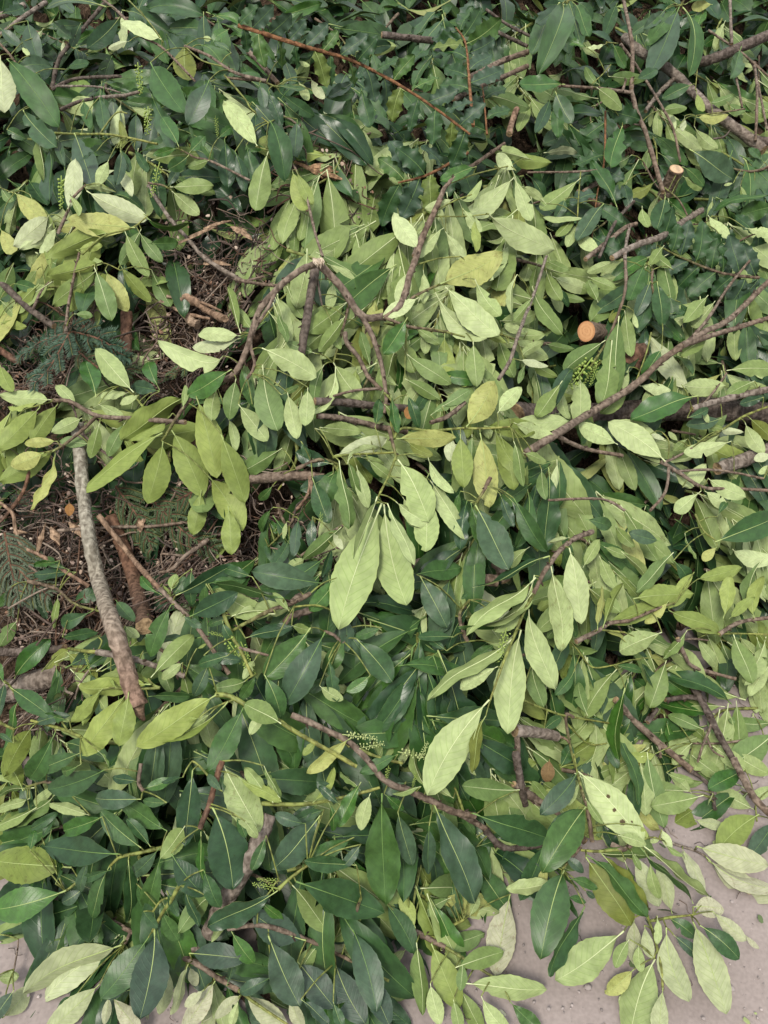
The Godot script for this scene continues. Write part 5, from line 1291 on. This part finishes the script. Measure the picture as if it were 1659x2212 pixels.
func fills() -> void:
	# kind, from, towards, leaves, height in cm
	for q in [
		["d", 60, 60, 190, 120, 13], ["d", 250, 40, 380, 90, 12], ["d", 420, 30, 520, 130, 12], ["d", 560, 20, 640, 130, 12], ["x", 680, 40, 760, 120, 12], ["d", 860, 30, 800, 120, 12], ["d", 960, 30, 930, 140, 12], ["d", 1080, 60, 1000, 160, 12],
		["x", 1150, 50, 1090, 130, 10], ["d", 1330, 60, 1400, 190, 12], ["u", 1560, 40, 1600, 130, 11], ["u", 1500, 160, 1620, 230, 12], ["u", 1640, 120, 1650, 260, 9],
		["d", 60, 180, 180, 260, 13], ["d", 230, 180, 320, 260, 12], ["d", 60, 300, 180, 350, 13], ["d", 330, 250, 420, 330, 12], ["d", 420, 180, 520, 230, 12], ["d", 600, 220, 700, 250, 12], ["d", 720, 160, 760, 260, 10], ["u", 700, 250, 780, 310, 10], ["u", 830, 280, 720, 330, 13], ["x", 860, 190, 960, 240, 12], ["u", 1000, 230, 1090, 200, 12], ["u", 950, 300, 830, 360, 14],
		["u", 1120, 160, 1160, 230, 11], ["x", 1160, 260, 1250, 330, 12], ["d", 1300, 220, 1290, 320, 11], ["u", 1400, 220, 1470, 300, 11], ["u", 1520, 260, 1610, 320, 11], ["d", 1560, 330, 1640, 400, 11], ["d", 1370, 280, 1420, 360, 10], ["d", 1250, 330, 1320, 440, 12],
		["d", 120, 380, 230, 420, 12], ["x", 280, 330, 380, 390, 11], ["u", 60, 470, 170, 560, 12], ["y", 250, 470, 130, 540, 12], ["x", 60, 390, 20, 470, 9],
		["u", 740, 330, 620, 430, 15], ["u", 820, 340, 700, 450, 16], ["u", 900, 370, 780, 470, 16], ["u", 660, 440, 560, 510, 13], ["u", 760, 480, 620, 560, 15], ["u", 840, 470, 740, 590, 15], ["u", 930, 450, 840, 560, 14], ["u", 1000, 420, 940, 540, 14], ["u", 1070, 360, 1010, 450, 12], ["x", 1130, 380, 1160, 470, 12], ["u", 1180, 430, 1100, 520, 12], ["u", 1230, 500, 1150, 560, 11], ["d", 1320, 440, 1250, 520, 12], ["u", 1390, 400, 1450, 470, 11], ["d", 1500, 430, 1590, 480, 12], ["u", 1560, 490, 1640, 540, 11], ["d", 1380, 520, 1440, 590, 11], ["u", 1450, 560, 1380, 620, 11],
		["y", 60, 560, 180, 600, 12], ["y", 180, 620, 60, 670, 12], ["u", 260, 560, 330, 640, 9], ["u", 560, 560, 500, 650, 12], ["u", 640, 620, 560, 700, 13], ["u", 620, 540, 700, 600, 11], ["u", 760, 590, 720, 700, 14], ["u", 860, 570, 800, 680, 14], ["u", 900, 650, 860, 760, 14], ["u", 980, 620, 930, 730, 13], ["u", 1060, 620, 1090, 720, 12], ["u", 1110, 560, 1190, 630, 12], ["u", 1180, 640, 1120, 740, 11], ["d", 1330, 620, 1390, 720, 12], ["d", 1440, 640, 1390, 740, 11], ["u", 1510, 640, 1440, 720, 10], ["d", 1560, 690, 1620, 760, 11], ["u", 1570, 590, 1640, 640, 10],
		["u", 400, 760, 300, 830, 11], ["u", 700, 690, 640, 790, 13], ["u", 700, 800, 640, 900, 13], ["u", 800, 760, 760, 880, 13], ["u", 900, 780, 960, 880, 13], ["u", 1000, 760, 1060, 840, 12], ["u", 1120, 770, 1180, 860, 11], ["d", 1200, 790, 1150, 900, 10], ["u", 1300, 780, 1240, 870, 10], ["u", 1560, 780, 1480, 860, 12], ["u", 1640, 830, 1560, 900, 11], ["x", 1480, 760, 1420, 840, 10],
		["y", 100, 850, 20, 920, 11], ["y", 200, 880, 290, 960, 11], ["x", 560, 820, 620, 920, 11], ["u", 720, 900, 840, 940, 13], ["u", 960, 930, 1060, 1000, 13], ["u", 1090, 900, 1180, 980, 12], ["d", 1200, 960, 1130, 1060, 11], ["u", 1280, 930, 1400, 1000, 12], ["u", 1450, 930, 1560, 1010, 12], ["x", 1590, 960, 1640, 1060, 10],
		["d", 640, 950, 600, 1060, 12], ["u", 720, 1000, 760, 1130, 11], ["d", 900, 1000, 960, 1090, 10], ["u", 1080, 1030, 1190, 1090, 12], ["u", 1230, 1040, 1340, 1090, 12], ["d", 1400, 1080, 1310, 1160, 11], ["u", 1480, 1060, 1580, 1120, 11], ["u", 1560, 1140, 1640, 1220, 11],
		["d", 600, 1090, 660, 1190, 12], ["u", 680, 1120, 640, 1220, 9], ["d", 560, 1180, 480, 1240, 11], ["d", 700, 1210, 620, 1300, 12], ["d", 900, 1180, 980, 1260, 11], ["x", 1040, 1150, 980, 1230, 10], ["d", 1020, 1260, 920, 1330, 12], ["u", 1240, 1160, 1330, 1240, 12], ["u", 1380, 1170, 1470, 1240, 11], ["u", 1520, 1230, 1600, 1310, 12], ["u", 1290, 1260, 1230, 1350, 11],
		["d", 260, 1230, 340, 1300, 11], ["d", 420, 1290, 540, 1330, 12], ["d", 560, 1340, 680, 1390, 12], ["d", 750, 1310, 850, 1370, 12], ["d", 900, 1350, 820, 1450, 12], ["d", 960, 1400, 900, 1500, 12], ["x", 1040, 1330, 1000, 1430, 11], ["u", 1100, 1420, 1180, 1480, 11], ["x", 1200, 1380, 1260, 1460, 11], ["u", 1330, 1340, 1420, 1400, 12], ["u", 1480, 1330, 1580, 1390, 12], ["u", 1600, 1380, 1640, 1470, 10], ["u", 1360, 1430, 1300, 1520, 11], ["u", 1460, 1420, 1400, 1500, 10],
		["x", 120, 1400, 220, 1450, 11], ["x", 330, 1390, 430, 1460, 11], ["x", 400, 1480, 320, 1560, 12], ["d", 500, 1490, 590, 1560, 12], ["d", 640, 1480, 740, 1550, 12], ["d", 780, 1480, 860, 1560, 12], ["u", 560, 1580, 660, 1640, 12], ["x", 720, 1590, 830, 1640, 12], ["d", 900, 1540, 1000, 1580, 12], ["u", 1080, 1520, 1140, 1620, 11], ["x", 1230, 1500, 1290, 1590, 11], ["u", 1340, 1560, 1280, 1640, 11], ["u", 1420, 1540, 1360, 1620, 10],
		["x", 60, 1560, 150, 1620, 12], ["d", 220, 1600, 320, 1660, 12], ["d", 390, 1600, 480, 1680, 12], ["x", 520, 1660, 620, 1720, 12], ["d", 690, 1670, 800, 1730, 12], ["u", 880, 1640, 980, 1660, 11], ["u", 1040, 1640, 1150, 1690, 12], ["u", 1200, 1660, 1280, 1720, 10],
		["d", 60, 1660, 160, 1710, 11], ["d", 300, 1710, 210, 1760, 12], ["d", 380, 1720, 470, 1790, 12], ["d", 560, 1750, 660, 1800, 12], ["d", 700, 1790, 790, 1850, 12], ["d", 870, 1760, 940, 1840, 12], ["x", 1000, 1790, 1090, 1830, 11], ["d", 1110, 1800, 1180, 1880, 10], ["x", 1180, 1830, 1260, 1900, 9],
		["d", 130, 1850, 230, 1910, 12], ["d", 300, 1850, 390, 1920, 12], ["d", 480, 1860, 590, 1920, 12], ["x", 620, 1880, 720, 1950, 11], ["u", 830, 1890, 930, 1950, 12], ["d", 760, 1930, 840, 1990, 9],
		["d", 330, 1970, 430, 2040, 11], ["d", 500, 1990, 600, 2060, 11], ["x", 640, 2010, 720, 2090, 10], ["w", 330, 2080, 420, 2150, 9], ["d", 600, 2100, 700, 2160, 9], ["w", 470, 2110, 560, 2180, 9],
		["u", 1650, 1530, 1530, 1580, 11], ["u", 1660, 1620, 1500, 1660, 11], ["u", 1420, 1590, 1360, 1680, 9], ["u", 1640, 1720, 1560, 1700, 8], ["u", 1500, 1490, 1420, 1560, 10],
		["o", 40, 1640, 30, 1760, 9], ["u", 80, 1700, 20, 1790, 10], ["d", 160, 1780, 90, 1850, 11], ["o", 100, 1830, 20, 1880, 7], ["d", 240, 1930, 160, 1990, 9], ["d", 280, 2020, 230, 2110, 9], ["x", 450, 2060, 540, 2120, 10], ["d", 700, 2050, 760, 2140, 9], ["w", 640, 2150, 600, 2205, 6]]:
		var lift := rng.randf_range(-7.0, 0.0)
		sprig(q[0], q[1], q[2], q[3], q[4], q[5], lift, lerpf(0.20, 0.165, smoothstep(300.0, 1200.0, q[2])))

func plants() -> void:
	# holly
	holly("orange-stemmed holly branch with yellow-green spiny leaves, crossing the upper centre", 15.0, 4.8, "r", [[515, 55], [640, 95], [770, 135], [905, 210], [1015, 290]], 28, 0.07, "khhkh")
	holly("upright holly shoot with a red-brown stem and dark glossy leaves, upper centre right", 14.0, 4.0, "r", [[1022, 272], [1014, 180], [1006, 95], [985, 60]], 14, 0.10, "hhk", 0.3)
	holly("thin red holly twig right of the upright holly shoot", 9.0, 2.5, "r", [[1052, 290], [1047, 230], [1042, 185]], 5, 0.07, "h")
	holly("dark holly clump under the lower end of the orange holly stem", 5.0, 4.0, "r", [[1010, 330], [930, 375], [860, 395]], 13, 0.095, "hhk")
	holly("dark holly twig with a red stem hanging in the upper right shade", 6.0, 3.0, "r", [[1308, 240], [1305, 350], [1290, 420], [1278, 520]], 11, 0.085, "hhh")
	holly("holly clump with dull dark leaves at the right, above the forked stick", 5.0, 4.0, "g", [[1640, 600], [1560, 590], [1480, 560], [1420, 530]], 16, 0.095, "hhh")
	holly("small holly clump at the right edge in the shade", 4.0, 3.0, "g", [[1640, 500], [1580, 530], [1540, 560]], 8, 0.08, "h")
	# conifers
	conifer("blue-green fir sprig with flat needles at the left, under the thick dark branch", 6.0, [[150, 720], [110, 790], [75, 830]], 0.075, 0.019, 0.017, 0)
	conifer("second blue-green fir sprig reaching left from the same spot, flatter", 5.0, [[150, 718], [85, 740], [40, 775]], 0.07, 0.019, 0.017, 0)
	conifer("fir sprig pointing right toward the torn pale roots", 4.0, [[150, 715], [220, 735], [270, 775]], 0.06, 0.019, 0.017, 0)
	conifer("drooping cypress sprig at the left edge beside the lichened pole", 4.0, [[10, 1150], [25, 1230], [45, 1310]], 0.09, 0.011, 0.009, 2, 0.3)
	conifer("cypress sprig lying flat in the brown hollow right of the pole", 1.5, [[330, 1080], [400, 1150], [470, 1190]], 0.08, 0.011, 0.009, 1, 0.1)
	conifer("dull cypress sprig behind the yellow-green bunch in the brown hollow", 1.5, [[250, 1050], [300, 1120], [330, 1190]], 0.07, 0.011, 0.009, 1, 0.1)
	conifer("small cypress sprig below the bunch of yellow-green leaves, left of the dark leaf tier", 1.5, [[420, 1060], [360, 1100], [300, 1180]], 0.06, 0.012, 0.006, 1)
	conifer("cypress sprig lying along the lower left hollow", 2.0, [[0, 1180], [60, 1250], [110, 1290]], 0.08, 0.011, 0.009, 2, 0.2)
	conifer("grey-green conifer twig in the shade below the fir sprigs", 1.0, [[170, 760], [230, 800], [330, 790]], 0.05, 0.014, 0.012, 1)
	conifer("faded conifer twig beside the fresh green leaves, left of centre", 1.0, [[420, 760], [390, 800], [340, 830]], 0.05, 0.014, 0.010, 1)

func loose() -> void:
	# bare sticks in the hollows
	stick("twig", "pale bent twig crossing the lower left hollow toward the pole", 5, 3.0, "t 3.5 4 -40,-60 50,0 70,90 100,150 180,190 280,255 385,320", "twig")
	stick("twig", "thin dark twig from the pole across the right part of the brown hollow", 5, 3.0, "b 3.5 3 250,80 500,65 650,62 800,45", "twig")
	stick("twig", "crooked twig with a side branch in the brown hollow right of the pole", 5, 3.0, "b 5 3 900,120 800,190 740,250 690,260; b 3 2 800,190 700,180", "twig")
	stick("twig", "slanting brown twig left of the pole under the yellow-green bunch", 3, 2.0, "o 4 3 130,920 100,1020 40,1106 0,1150", "twig")
	stick("twig", "grey twig lying left to right above the torn pale roots", 3, 2.0, "b 4.5 3.5 880,0 980,80 1060,110 1200,130; b 3 2.5 1060,105 1140,88", "twig")
	stick("twig", "red-brown upright stick left of the torn pale roots", 3, 1.0, "o 12 12 548,240 545,340 548,450", "stick")
	stick("stick", "dark stick along the lower left edge behind the grey log", 5, 2.0, "k 9 8 -40,600 60,605 160,600 280,590", "stick")
	stick("stick", "brown twig pointing down behind the fir sprig at the left edge", 3, 2.0, "o 9 8 -40,380 20,420 90,465", "stick")
	stick("stick", "long straight twig rising to the upper right corner edge, thin and brown", 2, 7.0, "b 3.5 3 1655,560 1600,300 1560,240", "twig")
	stick("twig", "upper pinkish twig beside the upright holly shoot", 2, 5.0, "b 7 7 350,345 440,300 520,260 620,225", "stick")
	stick("twig", "lower pinkish twig beside the upright holly shoot", 2, 5.0, "b 6 6 300,430 420,370 520,330 620,285", "stick")
	stick("stick", "long dark stick running behind the drooping bunch at the top edge", 2, 5.0, "k 6 5 330,60 450,120 620,200", "stick")
	stick("stick", "thin dark stick above the long dark one, behind the drooping bunch", 2, 5.0, "k 4 4 440,40 540,110 640,160", "stick")
	stick("stick", "thick dark stick in the shade at the top centre", 2, 5.0, "k 8 8 -10,150 120,165 240,180", "stick")
	stick("stick", "tan stick stump standing in the dark gap, upper centre right", 2, 4.0, "t 8 7 540,580 555,520 575,470", "stick")
	stick("stick", "tan stick lying in the gap above the grey sticks", 2, 3.0, "t 8 8 830,830 880,860 930,890", "stick")
	stick("stick", "short brown stick touching the tan stick in the gap", 2, 3.0, "b 6 6 860,830 920,790", "stick")
	stick("stick", "brown stick slanting down right in the dark top centre left", 1, 6.0, "b 6 5 1070,220 1130,280 1200,360; b 5 5 1120,270 1110,240 1115,200", "stick")
	stick("stick", "pale pinkish curved stick in the top left corner", 1, 5.0, "e 6 5 200,10 120,60 30,130 0,150", "stick")
	stick("stick", "thicker pale stick at the very top left corner", 1, 5.0, "e 8 8 110,20 40,55 -30,80", "stick")
	stick("twig", "pale twig bending down left below the dark toothed clump", 3, 3.0, "t 3 3 1340,950 1330,1030 1270,1110", "stick")
	stick("twig", "straight pale twig hanging below the dark toothed clump", 3, 3.0, "t 3 2.5 1345,970 1350,1060", "stick")
	stick("twig", "brown curved twig above the paired dark leaves", 5, 5.0, "b 6 5 1300,360 1250,395 1180,410", "stick")
	stick("twig", "second brown twig just above the paired dark leaves", 5, 5.0, "b 6 5 1350,420 1260,450 1230,480", "stick")
	stick("twig", "thin twig lying loose near the dusty spray, lower right corner", 8, 2.5, "b 3 2 950,560 1050,600 1150,610", "twig")
	# splintered wood
	var o := thing("splintered_wood", "frayed tan splintered wood among the leaves, upper centre left", "wood", spot(700, 375, 0.03))
	for k in 9:
		var a := spot(635 + k * 7, 350 + k * 3, 0.03 + k * 0.002) - o.position
		var b := spot(690 + k * 7, 372 + rng.randf_range(-12, 22), 0.03 + rng.randf_range(0, 0.02)) - o.position
		splinter(o, a, b, rng.randf_range(0.005, 0.012), 0.004, Color(0.40, 0.25, 0.14))
	o = thing("torn_roots", "torn pale brown roots twisted into a hook, left of the broken fork", "roots", spot(400, 655, 0.04))
	for line in [[[485, 690, 9], [455, 676, 10], [425, 655, 11], [402, 643, 11], [390, 652, 11], [396, 672, 10], [408, 690, 10], [428, 703, 13]], [[478, 672, 4], [440, 655, 5], [400, 648, 4], [360, 640, 3]], [[455, 690, 5], [420, 682, 6], [380, 668, 5], [345, 650, 3]]]:
		var pts := []
		for p in line:
			pts.append(spot(p[0], p[1], 0.05 + rng.randf_range(-0.004, 0.006)) - o.position)
		var st := begin()
		var r: float = line[2][2] * 0.00085
		tube(st, smooth_line(pts, 5), r * 0.8, r, Color(0.36, 0.24, 0.16), Color(0.46, 0.34, 0.24), 10, 0.45)
		part("root", done(st), M.bark, o)
	var n := 0
	for q in [[440, 495, 500, 478, "long tan wood flake in the upper brown hollow"], [360, 540, 470, 490, "narrow peeled stick lying in the upper brown hollow"], [500, 490, 545, 520, "broad pale wood chip in the upper brown hollow"], [80, 1195, 100, 1130, "upright pale splinter in the lower left hollow"], [150, 1130, 182, 1165, "pair of pale slivers beside the pole"], [300, 1150, 315, 1120, "small tan splinter right of the pole"], [30, 1150, 60, 1152, "short pale splinter at the left edge"], [110, 1140, 130, 1180, "flat brown wood chip left of the pole"], [440, 570, 500, 575, "white-ended wood flake above the torn roots"]]:
		o = thing("wood_splinter", q[4], "wood splinter", spot(q[0], q[1], 0.02))
		splinter(o, Vector3.ZERO, spot(q[2], q[3], 0.025) - o.position, 0.006 + 0.003 * (n % 3), 0.003, Color(0.42, 0.29, 0.19))
		n += 1
	# the white torn joint of the fork
	o = thing("torn_bark", "white torn wood at the top of the broken fork", "wood", spot(688, 563, 0.11))
	for k in 6:
		splinter(o, spot(676 + k * 4, 560, 0.107) - o.position, spot(684 + k * 3, 578 + rng.randf_range(-8, 4), 0.116) - o.position, 0.004, 0.004, Color(0.62, 0.52, 0.40))
	# dead leaves
	for q in [[150, 1085, 150, 1115, 5.0, "orange-brown dead leaf curled beside the lichened pole"], [1187, 1640, 1180, 1690, 3.0, "rusty dead leaf hanging in the shade below the snapped twig"], [895, 870, 880, 905, 5.0, "crisp brown leaf scrap by the yellow centre sprig"], [1130, 1265, 1145, 1272, 4.0, "small reddish dead leaf left of the hanging spray's stem"]]:
		var a := spot(q[0], q[1], q[4] * 0.01)
		o = thing("dead_leaf", q[5], "leaf", a)
		var b := spot(q[2], q[3], q[4] * 0.01)
		var z := (b - a).normalized()
		var face := (EYE - a).normalized()
		leaf(o, "b", a, b, (face - z * face.dot(z)).normalized(), 0.6)
	# single leaves dropped on the ground
	for q in [["w", 1500, 1770, 1570, 1790, 0.4, "crumpled grey leaf scrap on the bare ground, right"], ["w", 1610, 2020, 1640, 2050, 0.4, "thin papery leaf scrap on the ground at the right edge"], ["u", 1350, 2190, 1340, 2150, 0.4, "small leaf half under the dusty spray at the bottom edge"]]:
		var a := spot(q[1], q[2], 0.006)
		o = thing("fallen_leaf", q[6], "leaf", a)
		var b := spot(q[3], q[4], 0.008)
		var z := (b - a).normalized()
		leaf(o, q[0], a, b, (Vector3.UP - z * z.y).normalized(), q[5])
	# stones on the ground
	for q in [[1270, 2132, 0.011, "small round grey stone on the ground, bottom right"], [1580, 2135, 0.009, "pale chip of stone at the lower right corner"], [1185, 2180, 0.006, "tiny dark stone near the bottom edge"], [1520, 2200, 0.006, "small pebble in the right bottom corner"], [60, 2150, 0.006, "small pebble in the left bottom corner"], [1130, 2160, 0.005, "fine pebble left of the round stone"]]:
		var p := spot(q[0], q[1], 0.002)
		var m := MeshInstance3D.new()
		m.name = numbered("stone")
		m.mesh = pebble(int(q[0]))
		m.material_override = M.stone
		m.position = p
		m.scale = Vector3(q[2] * 1.2, q[2] * 0.7, q[2])
		tag(m, q[3], "stone")
		add_child(m)
